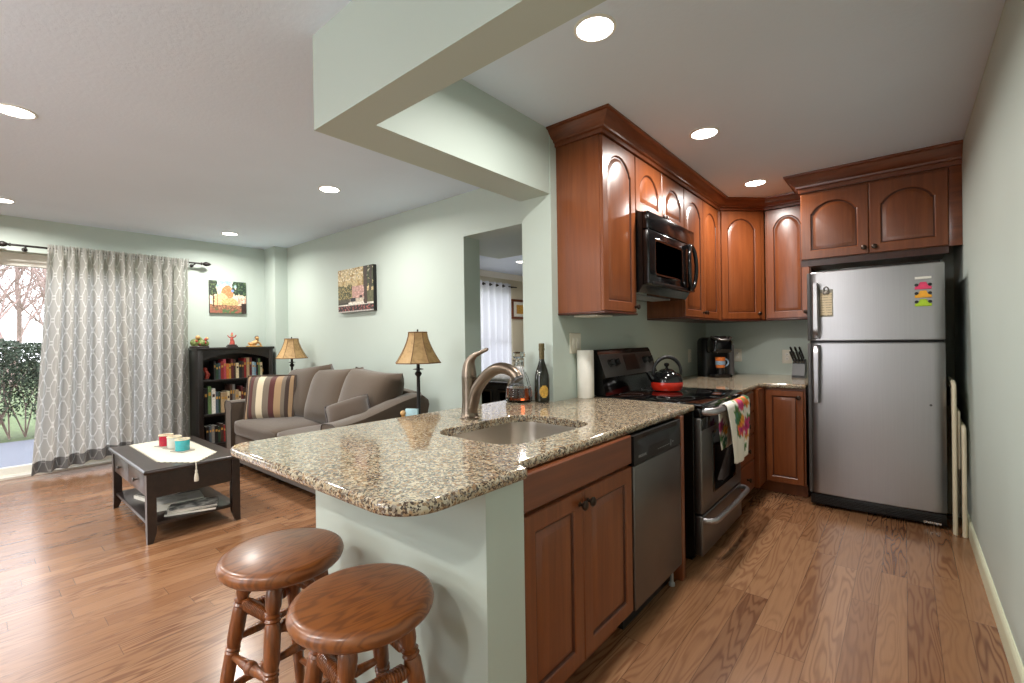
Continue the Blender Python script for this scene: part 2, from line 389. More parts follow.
    def soft(s, w, d, h, m=None, r=.06, n=10, puff=.02):
        """rounded, slightly puffed block: centre at origin"""
        old = s.M
        if m is not None: s.M = s.M @ m
        t = bmesh.new(); bmesh.ops.create_cube(t, size=2)
        bmesh.ops.subdivide_edges(t, edges=t.edges[:], cuts=n, use_grid_fill=True)
        H = Vector((w/2, d/2, h/2))
        for v in t.verts:
            c = v.co; q = []
            for k in range(3): q.append(c[k]*H[k])
            q = Vector(q); inner = Vector([max(-(H[k]-r), min(H[k]-r, q[k])) for k in range(3)])
            dl = q-inner
            if dl.length > 1e-9:
                dl = dl.normalized()*r if sum(abs(c[k]) > .999 for k in range(3)) and dl.length > r else dl
            p = inner+dl
            a, b, e = [1-c[k]**2 for k in range(3)]
            p.z += math.copysign(puff, c.z)*a*b*abs(c.z); p.x += math.copysign(puff*.6, c.x)*b*e*abs(c.x); p.y += math.copysign(puff*.6, c.y)*a*e*abs(c.y)
            v.co = p
        s.merge(t); s.M = old; return s
    def build(s, name, mats, parent=None, smooth=32, loc=None, label=None, structure=False):
        bm = s.bm; bmesh.ops.recalc_face_normals(bm, faces=bm.faces[:])
        me = bpy.data.meshes.new(name); inv = None
        if parent is not None: inv = wm(parent).inverted()
        elif loc is not None: inv = Matrix.Translation(loc).inverted()
        if inv is not None: bm.transform(inv)
        bm.to_mesh(me); bm.free()
        for m in (mats if isinstance(mats, (list, tuple)) else [mats]): me.materials.append(m)
        if smooth:
            me.polygons.foreach_set('use_smooth', [True]*len(me.polygons)); me.set_sharp_from_angle(angle=R(smooth))
        o = bpy.data.objects.new(name, me); COL.objects.link(o)
        if parent is not None: o.parent = parent
        elif loc is not None: o.location = loc; WM[o.name] = Matrix.Translation(loc)
        if label: o['label'] = label
        if structure: o['kind'] = 'structure'
        return o
def copy_tree(o, parent=None):
    c = o.copy(); COL.objects.link(c)
    if parent is not None: c.parent = parent
    for ch in list(o.children): copy_tree(ch, c)
    return c
def arc(cx, cy, r, a0, a1, n=8): return [(cx+r*math.cos(R(a0+(a1-a0)*i/n)), cy+r*math.sin(R(a0+(a1-a0)*i/n))) for i in range(n+1)]
def rrect(x0, x1, y0, y1, r, n=6): return arc(x1-r, y0+r, r, -90, 0, n)+arc(x1-r, y1-r, r, 0, 90, n)+arc(x0+r, y1-r, r, 90, 180, n)+arc(x0+r, y0+r, r, 180, 270, n)
def offset(poly, d):
    n = len(poly); out = []
    for i in range(n):
        p0, p, p1 = Vector(poly[i-1]), Vector(poly[i]), Vector(poly[(i+1) % n])
        a = (p-p0); b = (p1-p)
        if a.length < 1e-7: a = b
        if b.length < 1e-7: b = a
        a.normalize(); b.normalize(); na = Vector((-a.y, a.x)); nb = Vector((-b.y, b.x)); m = na+nb
        k = m.length_squared/2
        out.append(tuple(p + m*(d/max(k, .35))))
    return out
def round_poly(pts, n=6):
    out = []
    for i, (x, y, r) in enumerate(pts):
        p = Vector((x, y)); a = Vector(pts[i-1][:2])-p; b = Vector(pts[(i+1) % len(pts)][:2])-p
        if r <= 0: out.append((x, y)); continue
        a.normalize(); b.normalize(); ang = a.angle(b); t = r/math.tan(ang/2)
        s, e = p+a*t, p+b*t; c = p+(a+b).normalized()*(r/math.sin(ang/2))
        a0 = math.atan2(s.y-c.y, s.x-c.x); a1 = math.atan2(e.y-c.y, e.x-c.x)
        while a1-a0 > math.pi: a1 -= 2*math.pi
        while a1-a0 < -math.pi: a1 += 2*math.pi
        out += [(c.x+r*math.cos(a0+(a1-a0)*k/n), c.y+r*math.sin(a0+(a1-a0)*k/n)) for k in range(n+1)]
    return out
def sweep(mb, path, prof, closed_ends=True):
    """profile (out, z) swept along an XY path, mitred; out is to the right of travel"""
    P = [Vector(p) for p in path]; rings = []
    for i, p in enumerate(P):
        d0 = (P[i]-P[i-1]).normalized() if i else None; d1 = (P[i+1]-P[i]).normalized() if i < len(P)-1 else None
        if d0 is None: d0 = d1
        if d1 is None: d1 = d0
        n0, n1 = Vector((d0.y, -d0.x)), Vector((d1.y, -d1.x)); m = n0+n1; m = m/(m.length_squared/2)
        rings.append([(p.x+m.x*o, p.y+m.y*o, z) for o, z in prof])
    mb.loft(rings)

# ------------------------------------------------------------------ room shell
def struct(name, mb, mat, smooth=0):
    return mb.build(name, mat, None, smooth, structure=True)
Y0, Y1, XL = -3.3, 8.3, -6.98
struct('floor', MB().box(XL, RX+.12, Y0, Y1, -.06, 0), M['floor'])
struct('ceiling', MB().box(XL, RX+.12, Y0, Y1, HC, HC+.1), M['ceil'])
struct('wall_right', MB().box(RX, RX+.12, Y0, KY+.12, 0, HC), M['wall'])
struct('wall_back', MB().box(-1.89, RX, KY, KY+.12, 0, HC), M['wall'])
struct('wall_kitchen', MB().box(-1.89, KX, 2.35, KY, 0, HC), M['wall'])
w = MB(); w.box(XL, -3.9, Y0-.12, Y0, 0, HC); w.box(-1.1, RX, Y0-.12, Y0, 0, HC); w.box(-3.9, -1.1, Y0-.12, Y0, 0, .55); w.box(-3.9, -1.1, Y0-.12, Y0, 2.3, HC)
struct('wall_rear', w, M['wall'])
w = MB(); w.box(WX, -2.965, SY, SY+.20, 0, HC); w.box(-2.965, -1.89, SY, SY+.20, 2.22, HC)
struct('wall_living', w, M['wall'])
struct('trim_pilaster', MB().box(WX, -6.42, 2.69, SY, 0, HC), M['wall'])
OY0, OY1, OZ = -1.6, 1.62, 2.26
w = MB(); w.box(XL, WX, Y0, OY0, 0, HC); w.box(XL, WX, OY1, SY+.2, 0, HC); w.box(XL, WX, OY0, OY1, OZ, HC)
struct('wall_window', w, M['wall'])
L = [(-1.90, .967), (RX, .967), (RX, 1.115), (-1.665, 1.115), (-1.665, 2.35), (-1.90, 2.35)]
struct('trim_beam', MB().prism(L, 2.20, HC), M['wall'])
w = MB(); w.prism([(-1.89, .943), (-.905, .943), (-.905, 1.113), (-1.74, 1.113), (-1.74, 2.35), (-1.89, 2.35)], 0, .878)
struct('wall_peninsula', w, M['wall'])
def baseboard(name, path, h=.105):
    m = MB(); sweep(m, path, [(0, 0), (.014, 0), (.014, h-.02), (.010, h-.008), (.004, h), (0, h)]); return struct(name, m, M['trimw'])
baseboard('baseboard_right', [(RX, KY), (RX, Y0)])
baseboard('baseboard_living', [(-6.42, SY), (-2.965, SY)])
baseboard('baseboard_window', [(WX, OY1), (WX, 2.69)])
# bedroom beyond the doorway
BX = -6.0
w = MB(); w.box(BX-.12, BX, SY+.2, 5.7, 0, HC); w.box(BX-.12, BX, 7.1, Y1, 0, HC); w.box(BX-.12, BX, 5.7, 7.1, 0, .35); w.box(BX-.12, BX, 5.7, 7.1, 2.3, HC)
struct('wall_bedroom', w, M['cream'])
struct('wall_bedroom_end', MB().box(BX, -1.89, Y1-.1, Y1, 0, HC), M['cream'])
struct('wall_bedroom_side', MB().box(-1.99, -1.89, KY, Y1-.1, 0, HC), M['cream'])
struct('trim_soffit', MB().box(-4.1, -1.89, SY+.2, 4.6, 2.38, HC), M['wall'])
m = MB(); sweep(m, [(BX, Y1-.1), (BX, SY+.2)][::-1], [(0, 2.5), (.015, 2.5), (.03, 2.52), (.075, 2.575), (.08, 2.6), (0, 2.6)])
struct('trim_bedroom_crown', m, M['white'])
# sliding glass door and bedroom window
def sliding_door():
    root = thing('window_1', 'white framed sliding glass door half covered by the grey curtains', 'sliding door', (-6.92, OY0, 0)); root['kind'] = 'structure'
    m = MB(); a, b = -6.95, -6.88
    m.box(a, b, OY0, OY1, 0, .09, .004); m.box(a, b, OY0, OY1, OZ-.13, OZ, .004); m.box(a, b, OY0, OY0+.07, .09, OZ-.13); m.box(a, b, OY1-.07, OY1, .09, OZ-.13)
    m.box(a, b, -.03, .05, .09, OZ-.13, .004); m.box(a-.005, WX+.0, OY0, OY1, 0, .02)
    m.build('frame', M['white'], root)
    for y0, y1 in ((OY0+.07, -.03), (.05, OY1-.07)):
        MB().box(-6.922, -6.916, y0, y1, .09, OZ-.13).build('pane', M['pane'], root)
sliding_door()
def bed_window():
    root = thing('window_2', 'bedroom window behind the pale grommet curtain', 'window', (BX-.06, 5.7, .35)); root['kind'] = 'structure'
    m = MB(); a, b = BX-.09, BX-.04
    m.box(a, b, 5.7, 7.1, .35, .41); m.box(a, b, 5.7, 7.1, 2.24, 2.3); m.box(a, b, 5.7, 5.76, .41, 2.24); m.box(a, b, 7.04, 7.1, .41, 2.24); m.box(a, b, 5.76, 7.04, 1.3, 1.35)
    m.build('frame', M['white'], root)
    MB().box(BX-.067, BX-.063, 5.76, 7.04, .41, 2.24).build('pane', M['pane'], root)
bed_window()
def added_rear_window():  # unseen window, added to let cool daylight in from behind the camera
    root = thing('added_window_3', 'wide white framed window added behind the camera for front daylight', 'window', (-2.5, Y0-.06, .55)); root['kind'] = 'structure'
    m = MB(); a, b = Y0-.10, Y0-.04
    m.box(-3.9, -1.1, a, b, .55, .61); m.box(-3.9, -1.1, a, b, 2.24, 2.3)
    for x in (-3.9, -2.99, -2.05, -1.16): m.box(x, x+.06, a, b, .61, 2.24)
    m.build('frame', M['white'], root)
    for x in (-3.84, -2.93, -1.99): MB().box(x, x+.83, Y0-.072, Y0-.068, .61, 2.24).build('pane', M['pane'], root)
added_rear_window()

# ------------------------------------------------------------------ recessed downlights
def downlight(x, y, label, room='living', group='recessed ceiling lights', src=[None]):
    if src[0] is None:
        r = thing('recessed_light', label, 'ceiling light', (x, y, HC), 0, group)
        MB(T(x, y, HC)).lathe([(.088, 0), (.088, -.004), (.082, -.008), (.076, -.007), (.074, 0)], 36, False, False).build('trim_ring', M['white'], r)
        MB(T(x, y, HC)).lathe([(.0745, -.004), (.06, -.006), (.001, -.0075)], 32, False, False).build('lens', M['lens'], r)
        ld = bpy.data.lights.new('downlight', 'AREA'); ld.shape = 'DISK'; ld.size = .13; ld.spread = R(165); ld.energy = LAMP_W[room]; ld.color = (1, .955, .90)
        lo = bpy.data.objects.new('downlight_lamp', ld); COL.objects.link(lo); lo.location = (0, 0, -.014); lo.parent = r
        src[0] = r
    else:
        r = copy_tree(src[0]); r.location = (x, y, HC); r['label'] = label; r['group'] = group
        for ch in r.children:
            if ch.type == 'LIGHT': ch.data = ch.data.copy(); ch.data.energy = LAMP_W[room]
    return r
downlight(-.976, 1.72, 'round recessed light in the kitchen ceiling nearest the ceiling beam', 'kitchen')
downlight(-.96, 3.06, 'middle of the three recessed lights in the kitchen ceiling', 'kitchen')
downlight(-.95, 4.34, 'recessed light in the kitchen ceiling above the corner cabinets', 'kitchen')
downlight(-3.70, 2.01, 'recessed light in the living room ceiling nearest the sofa wall and beam', 'living')
downlight(-6.04, 2.03, 'small far recessed light above the black bookcase', 'living')
downlight(-3.72, .195, 'large recessed light at the upper left edge of the living room ceiling', 'living')
downlight(-6.05, .22, 'far recessed light above the curtain rod at the left edge', 'living')
downlight(-3.70, -1.62, 'added recessed light in the dining ceiling behind the camera, farther from the kitchen', 'dining')  # unseen downlight added to supply front light
downlight(-2.05, -1.35, 'recessed light in the dining ceiling behind the camera, nearer the kitchen', 'dining')
downlight(-6.05, -1.62, 'added recessed light behind the camera nearest the sliding door', 'dining')  # added out of view, more light from the dining side
downlight(-.45, -1.35, 'added recessed light behind the camera beside the right wall', 'dining')  # added unseen, fills the beam and knee wall from the front
def pendant():  # unseen lamp added to brighten the front face of the beam
    x, y, z = -2.15, -1.25, 1.98; r = thing('added_pendant_lamp', 'added opal globe pendant lamp behind the camera, lighting the beam front', 'ceiling light', (x, y, HC))
    MB(T(x, y, HC)).lathe([(.06, -.0005), (.06, -.012), (.045, -.022), (.004, -.026)], 28).build('canopy', M['nickel'], r, 40)
    MB().tube([(x, y, HC-.02), (x, y, z+.13)], .005, 8).build('rod', M['nickel'], r)
    MB(T(x, y, z+.105)).lathe([(.045, 0), (.045, .012), (.02, .03), (.004, .032)], 24).build('holder', M['nickel'], r, 40)
    m = MB(); m.ball((x, y, z), .115, 28, 18); m.build('globe', M['globe'], r, 80)
pendant()
downlight(-4.86, 6.0, 'recessed light in the bedroom ceiling seen through the doorway', 'bedroom')

# ------------------------------------------------------------------ cabinets
def door_shape(w, h, ins, arch, rise, top_extra=0):
    a, b0 = w/2-ins, ins; sp = h-ins-rise-top_extra if arch else h-ins
    pts = [(-a, b0), (a, b0), (a, sp)]
    if arch:
        k = .93*a; n = 18
        for i in range(n+1):
            x = k*math.cos(math.pi*i/n); q = max(0, 1-(x/k)**2)
            pts.append((x, sp+.006+(rise-.006)*q**.72))
    pts.append((-a, sp))
    return [(x+w/2, y) for x, y in pts]
def add_door(mb, w, h, arch=False, t=.02, st=.058, rise=.06):
    n = [0, t-.004, t, t]
    o = [(0, 0), (w, 0), (w, h), (0, h)]; i3 = offset(o, .004)
    L = mb.loft([[(x, y, 0) for x, y in o], [(x, y, t-.004) for x, y in o], [(x, y, t) for x, y in i3]], True, True, False)
    S = lambda ins: door_shape(w, h, ins, arch, rise, .012 if arch else 0)
    rings = [(st, t), (st+.004, t-.003), (st+.008, t-.009), (st+.014, t-.009), (st+.034, t-.0015), (st+.037, t-.001)]
    outer = [(x, y) for x, y in i3]; inner = S(st)
    mb.hole_cap(outer, inner, t)
    R_ = [[(x, y, z) for x, y in S(s_)] for s_, z in rings]
    mb.loft(R_[:2], True, False, False); mb.mi = 1; mb.loft(R_[1:4], True, False, False); mb.mi = 0; mb.loft(R_[3:], True, False, True)
def knob(parent, m, x, y, z, mat='bronze', sc=1.0):
    k = MB(m @ T(x, y, z)); k.lathe([(.008*sc, 0), (.010*sc, .002), (.006*sc, .006), (.006*sc, .014), (.011*sc, .018), (.017*sc, .022), (.018*sc, .027), (.013*sc, .032), (.002, .034)], 20)
    return k.build('knob', M[mat], parent)
def cab_door(root, m, w, h, arch=False, kpos=None, rise=.06, st=.058):
    mb = MB(m); add_door(mb, w, h, arch, rise=rise, st=st); d = mb.build('door', [M['cab'], M['glaze']], root, 30)
    if kpos: knob(d, m, kpos[0], kpos[1], .02)
    return d
FX = -.908
# sink base
def sink_base():
    r = thing('base_cabinet', 'cherry base cabinet with two doors under the sink', 'cabinet', (FX, 1.49, 0))
    y0, y1 = 1.115, 1.868; m = MB()
    m.box(-1.738, FX-.022, y0, y1, .10, .70); m.box(FX-.04, FX-.022, y0, y1, .70, .878); m.box(-1.62, FX-.085, y0, y1, 0.0, .10)
    m.build('carcass', M['cab'], r)
    f = fr((FX-.021, y0+.002, .755), (0, 1, 0), (1, 0, 0))
    mb = MB(f); w, h = y1-y0-.004, .122; mb.loft([[(0, 0, 0), (w, 0, 0), (w, h, 0), (0, h, 0)], [(0, 0, .016), (w, 0, .016), (w, h, .016), (0, h, .016)], [(.005, .005, .021), (w-.005, .005, .021), (w-.005, h-.005, .021), (.005, h-.005, .021)]]); mb.build('false_drawer_front', M['cab_h'], r)
    ym = 1.467
    cab_door(r, fr((FX-.021, y0+.002, .112), (0, 1, 0), (1, 0, 0)), ym-y0-.004, .630, False, (ym-y0-.028, .585))
    cab_door(r, fr((FX-.021, ym+.001, .112), (0, 1, 0), (1, 0, 0)), y1-ym-.003, .630, False, (.028, .585))
sink_base()
def dishwasher():
    y0, y1 = 1.875, 2.432; r = thing('dishwasher', 'stainless dishwasher with a black control panel under the counter', 'dishwasher', (FX, (y0+y1)/2, 0))
    MB().box(-1.60, FX-.03, y0+.004, y1-.004, .10, .872).build('tub', M['blackm'], r)
    MB().box(-1.5, FX-.06, y0+.006, y1-.006, .0, .10).build('toe_kick', M['blackm'], r)
    m = MB(); m.box(FX-.03, FX+.004, y0+.003, y1-.003, .105, .738, .006, 3); m.build('door', M['steel_h'], r)
    p = MB(); f = fr((FX-.03, y0+.003, .742), (0, 1, 0), (1, 0, 0)); p.M = f; w, h = y1-y0-.006, .128
    # control panel with a scooped pocket handle
    prof = [(0, 0, 0), (0, 0, .036), (0, .062, .036)]
    n = 20; rows = [(0, .034), (.058, .036), (.072, .022), (.098, .012), (.108, .030), (.128, .034)]
    grid = []
    for i in range(n+1):
        u = i/n; k = max(0, 1-((u-.5)/.42)**2)**.5
        row = []
        for j, (vv, nn) in enumerate(rows):
            v2 = vv+(.030*(1-k) if j in (1, 2) else 0) - (0.0); v2 = min(v2, rows[3][0]-.002*(3-j)) if j in (1, 2) else v2
            row.append(p.v((u*w, v2, nn if j in (0, 5) else .034+(nn-.034)*k)))
        grid.append(row)
    for i in range(n):
        for j in range(len(rows)-1): p.f([grid[i][j], grid[i+1][j], grid[i+1][j+1], grid[i][j+1]])
    p.box(0, w, 0, h, 0, .008)
    for u0, u1 in ((0, .002), (w-.002, w)): p.box(u0, u1, 0, h, 0, .034)
    p.box(0, w, h-.002, h, 0, .034)
    cp = p.build('control_panel', M['blackm'], r, 40)
    text('lettering', 'FRIGIDAIRE', .016, f @ T(.045, .026, .0356), M['greyp'], cp)
    m = MB(f)
    for i in range(7): m.box(.255+i*.021, .268+i*.021, .026, .029, .034, .0362)
    m.box(.415, .417, .014, .045, .034, .0362); m.box(.435, .45, .03, .034, .034, .0362)
    m.build('button_lettering', M['greyp'], cp, 0)
    MB(T(FX-.035, y1-.05, 0)).lathe([(.016, 0), (.016, .014), (.009, .022), (.009, .10)], 14).build('leveling_foot', M['greyp'], r)
def text(name, body, size, mtx, mat, parent, align='LEFT', extr=.0004):
    c = bpy.data.curves.new(name, 'FONT'); c.body = body; c.size = size; c.extrude = extr; c.align_x = align
    tmp = bpy.data.objects.new('tmp_text', c); COL.objects.link(tmp)
    dg = bpy.context.evaluated_depsgraph_get(); me = bpy.data.meshes.new_from_object(tmp.evaluated_get(dg))
    bpy.data.objects.remove(tmp); bpy.data.curves.remove(c)
    me.transform(wm(parent).inverted() @ mtx); me.materials.clear(); me.materials.append(mat)
    o = bpy.data.objects.new(name, me); COL.objects.link(o); o.parent = parent; return o
dishwasher()
tag(MB().box(-1.60, FX-.004, 2.455, 2.50, 0, .878, .002).build('cabinet_filler', M['cab'], loc=(-1.2, 2.45, 0)), 'narrow cherry filler panel between the dishwasher and the black range', 'panel')

# peninsula counter
def slab(mb, outer, z0, z1, holes=None, e=.010):
    rings = [(e, z0), (e*.3, z0+e*.4), (0, z0+e*1.1), (0, z1-e*1.1), (e*.3, z1-e*.4), (e, z1)]
    loops = [[(x, y, z) for x, y in offset(outer, d)] for d, z in rings]
    mb.loft(loops, True, False, False)
    if not holes: mb.hole_cap(offset(outer, e), None, z1); mb.hole_cap(offset(outer, e), None, z0)
    if holes:
        o = offset(outer, e)
        mb.hole_cap(o, offset(holes, -.004), z1); mb.hole_cap(o, holes, z0)
        mb.loft([[(x, y, z1) for x, y in offset(holes, -.004)], [(x, y, z1-.004) for x, y in holes], [(x, y, z0) for x, y in holes]], True, False, False)
CT = [(-1.985, .635, .075), (-.872, .635, .13), (-.868, 1.098, .02), (-.925, 1.108, 0), (-.930, 1.135, .02), (-.915, 2.688, .012), (-1.658, 2.688, 0), (-1.658, 2.348, 0), (-1.955, 2.348, .02)]
hole = rrect(-1.535, -1.085, 1.265, 1.872, .11, 8)
m = MB(); slab(m, round_poly(CT, 8), .879, .915, hole)
tag(m.build('countertop', M['granite'], loc=(-1.3, 1.5, .879), smooth=40), 'speckled granite peninsula countertop with rounded corners and a sink cutout', 'countertop')
def sink():
    r = thing('sink', 'stainless undermount sink bowl set in the granite counter', 'sink', (-1.31, 1.57, .70))
    m = MB(); c = [(-.012, .878, 0), (-.004, .878, 0), (-.002, .86, 0), (.004, .74, 0), (.02, .712, 0), (.05, .702, 0), (.12, .700, 0)]
    m.loft([[(x, y, z) for x, y in offset(hole, d)] for d, z, _ in c], True, False, True); m.build('bowl', M['sink'], r, 50)
    MB(T(-1.31, 1.57, .701)).lathe([(.045, 0), (.045, .003), (.036, .004), (.034, .001), (.012, .001), (.010, .004), (.001, .004)], 28).build('drain', M['chrome'], r)
sink()
def faucet():
    x, y, z = -1.652, 1.618, .915; r = thing('faucet', 'brushed nickel kitchen faucet with side arched spout and lever', 'faucet', (x, y, z))
    MB(T(x, y, z)).lathe([(.048, 0), (.048, .006), (.042, .013), (.039, .03), (.037, .10), (.037, .16), (.038, .205)], 32).build('body', M['nickel'], r, 40)
    pts = [(x+.012, .955), (x+.022, .985), (x+.045, 1.05), (x+.085, 1.10), (x+.14, 1.145), (x+.20, 1.168), (x+.255, 1.165), (x+.295, 1.148), (x+.312, 1.128)]
    ps = []
    P = [Vector((a, y, b)) for a, b in pts]
    for i in range(len(P)-1):
        p0, p1, p2, p3 = P[max(i-1, 0)], P[i], P[i+1], P[min(i+2, len(P)-1)]
        for k in range(4):
            t = k/4; ps.append(.5*((2*p1)+(p2-p0)*t+(2*p0-5*p1+4*p2-p3)*t*t+(3*p1-p0-3*p2+p3)*t**3))
    ps.append(P[-1]); n = len(ps)
    MB().tube(ps, [.031-.006*i/(n-1) for i in range(n-1)]+[.026], 18).build('spout', M['nickel'], r, 50)
    e = (ps[-1]-ps[-2]).normalized()
    MB().tube([ps[-1]-e*.002, ps[-1]+e*.012], .023, 18).build('aerator', M['charcoal'], r)
    m = MB(); m.tube([(x, y, 1.1205), (x-.001, y, 1.145), (x+.0, y, 1.170), (x+.006, y, 1.193), (x+.020, y, 1.213), (x+.046, y, 1.229), (x+.085, y, 1.242), (x+.122, y, 1.256), (x+.130, y, 1.259)], [.038, .036, .032, .026, .019, .0125, .009, .009, .005], 20); m.build('lever', M['nickel'], r, 60)
faucet()

# range
def stove():
    y0, y1, fx = 2.70, 3.53, -.885
    r = thing('range', 'black and dark stainless electric range with smooth glass cooktop', 'stove', (fx, (y0+y1)/2, 0))
    m = MB(); m.box(-1.60, fx-.045, y0, y1, .03, .893, .003); m.build('body', M['black'], r)
    MB().box(-1.5, fx-.07, y0+.03, y1-.03, 0, .03).build('plinth', M['blackm'], r)
    m = MB(); m.box(-1.58, fx+.012, y0-.004, y1+.004, .893, .922, .010, 3); m.build('cooktop', M['glassb'], r)
    for (bx, by, br) in ((-1.10, 2.88, .115), (-1.10, 3.30, .085), (-1.40, 2.88, .08), (-1.40, 3.30, .11)):
        m = MB(T(bx, by, .9225)); m.lathe([(br, 0), (br, .0004), (br-.004, .0004), (br-.004, 0)], 40, False, False); m.build('burner_ring', M['charcoal'], r)
    # backguard
    b = MB(fr((-1.60, y0, 0), (0, 1, 0), (1, 0, 0))); w = y1-y0+.02
    sec = [(.922, .0), (.922, .10), (1.03, .075), (1.035, .10), (1.205, .040), (1.225, .025), (1.225, 0)]
    b.loft([[(.02, v, n) for v, n in sec], [(w, v, n) for v, n in sec]]); bg_ = b.build('backguard', M['black'], r, 30)
    a = math.atan2(.06, .17); f = fr((-1.60+.101, y0+.02, 1.037), (0, 1, 0), (1, 0, 0)) @ RX_(-a)
    m = MB(f); m.box(0, w-.045, .004, .165, 0, .003, .001); cp = m.build('control_panel', M['charcoal'], bg_)
    MB(f).box(.33, .53, .035, .15, .003, .005).build('display', M['blackm'], bg_)
    MB(f).box(.545, .553, .035, .15, .003, .006).build('display_trim', M['steel_h'], bg_)
    for kx in (.115, .20, .66, .745):
        m = MB(f @ T(kx, .10, .003)); m.lathe([(.030, 0), (.030, .004), (.024, .006), (.022, .024), (.019, .027), (.001, .027)], 24); m.box(-.004, .004, -.022, .022, .026, .034, .002); m.build('knob', M['blackm'], bg_)
    # front
    MB().box(fx-.045, fx-.004, y0+.004, y1-.004, .84, .892, .006).build('vent_trim', M['black'], r)
    d = MB(); d.box(fx-.045, fx, y0+.004, y1-.004, .285, .835, .008, 3); door = d.build('oven_door', M['steel_h'], r)
    MB().box(fx-.02, fx+.0025, y0+.006, y1-.006, .765, .833, .003).build('door_top_band', M['black'], door)
    ww = MB(fr((fx+.0005, y0+.19, .36), (0, 1, 0), (1, 0, 0)));
    ww.loft([[(x, y, n) for x, y in rrect(d0, .49-d0, d0, .375-d0, .02)] for d0, n in ((0, 0), (.004, .003), (.010, .0032), (.03, .001))]); ww.build('window', M['glassb'], door)
    def handle(z, name, par, mat, rad=.017):
        h = MB(); ya, yb = y0+.03, y1-.03; xo = fx+.058
        pts = [(fx-.002, ya, z), (fx+.03, ya+.004, z), (xo-.006, ya+.03, z), (xo, ya+.08, z), (xo+.004, (ya+yb)/2, z), (xo, yb-.08, z), (xo-.006, yb-.03, z), (fx+.03, yb-.004, z), (fx-.002, yb, z)]
        h.M = Matrix.Translation((0, 0, z)) @ Matrix.Diagonal((1, 1, 1.25, 1)) @ Matrix.Translation((0, 0, -z)); h.tube(pts, rad, 14); h.build(name, M['steel'], par, 50)
    handle(.872, 'handle', door, M['steel_h'])
    dr = MB(); dr.box(fx-.045, fx, y0+.004, y1-.004, .045, .275, .008, 3); dw = dr.build('drawer', M['steel_h'], r)
    handle(.248, 'handle', dw, M['steel_h'], .014)
stove()

# corner base run
def base_run():
    by = 4.27
    r = thing('drawer_cabinet', 'cherry drawer cabinet between the range and the corner', 'cabinet', (FX, 3.8, 0))
    y0, y1 = 3.535, 4.05; m = MB(); m.box(-1.58, FX-.022, y0, y1, .1, .878); m.box(-1.58, FX-.09, y0, y1, 0, .1); m.build('carcass', M['cab'], r)
    z = .112
    for h in (.225, .19, .165, .15):
        f = fr((FX-.021, y0+.006, z), (0, 1, 0), (1, 0, 0)); mb = MB(f); w = y1-y0-.05
        mb.loft([[(0, 0, 0), (w, 0, 0), (w, h, 0), (0, h, 0)], [(0, 0, .015), (w, 0, .015), (w, h, .015), (0, h, .015)], [(.006, .006, .021), (w-.006, .006, .021), (w-.006, h-.006, .021), (.006, h-.006, .021)]])
        d = mb.build('drawer', M['cab_h'], r); knob(d, f, w/2, h/2, .021); z += h+.008
    r = thing('base_cabinet', 'cherry base cabinet with one door beside the refrigerator', 'cabinet', (-.75, by, 0))
    m = MB(); m.box(-1.58, -.600, by+.022, KY-.02, .1, .878); m.box(-1.58, -.60, by+.09, KY-.02, 0, .1); m.box(-1.58, FX-.022, 4.051, by+.022, .1, .878); m.box(-1.58, FX-.09, 4.051, by+.09, 0, .1)
    m.build('carcass', M['cab'], r)
    MB().box(FX-.022, -.885, 4.052, by+.02, .1, .878).build('corner_stile', M['cab'], r)
    cab_door(r, fr((-.882, by+.021, .108), (1, 0, 0), (0, -1, 0)), .270, .752, False, (.240, .70), st=.045)
base_run()
CO = [(-1.658, 3.53, 0), (-.905, 3.53, .005), (-.905, 4.20, .015), (-.86, 4.25, .015), (-.592, 4.25, .005), (-.592, KY-.002, 0), (-1.658, KY-.002, 0)]
m = MB(); slab(m, round_poly(CO, 4), .879, .915)
tag(m.build('countertop', M['granite'], loc=(-1.1, 4.6, .879), smooth=40), 'speckled granite corner countertop between the range and the refrigerator', 'countertop')

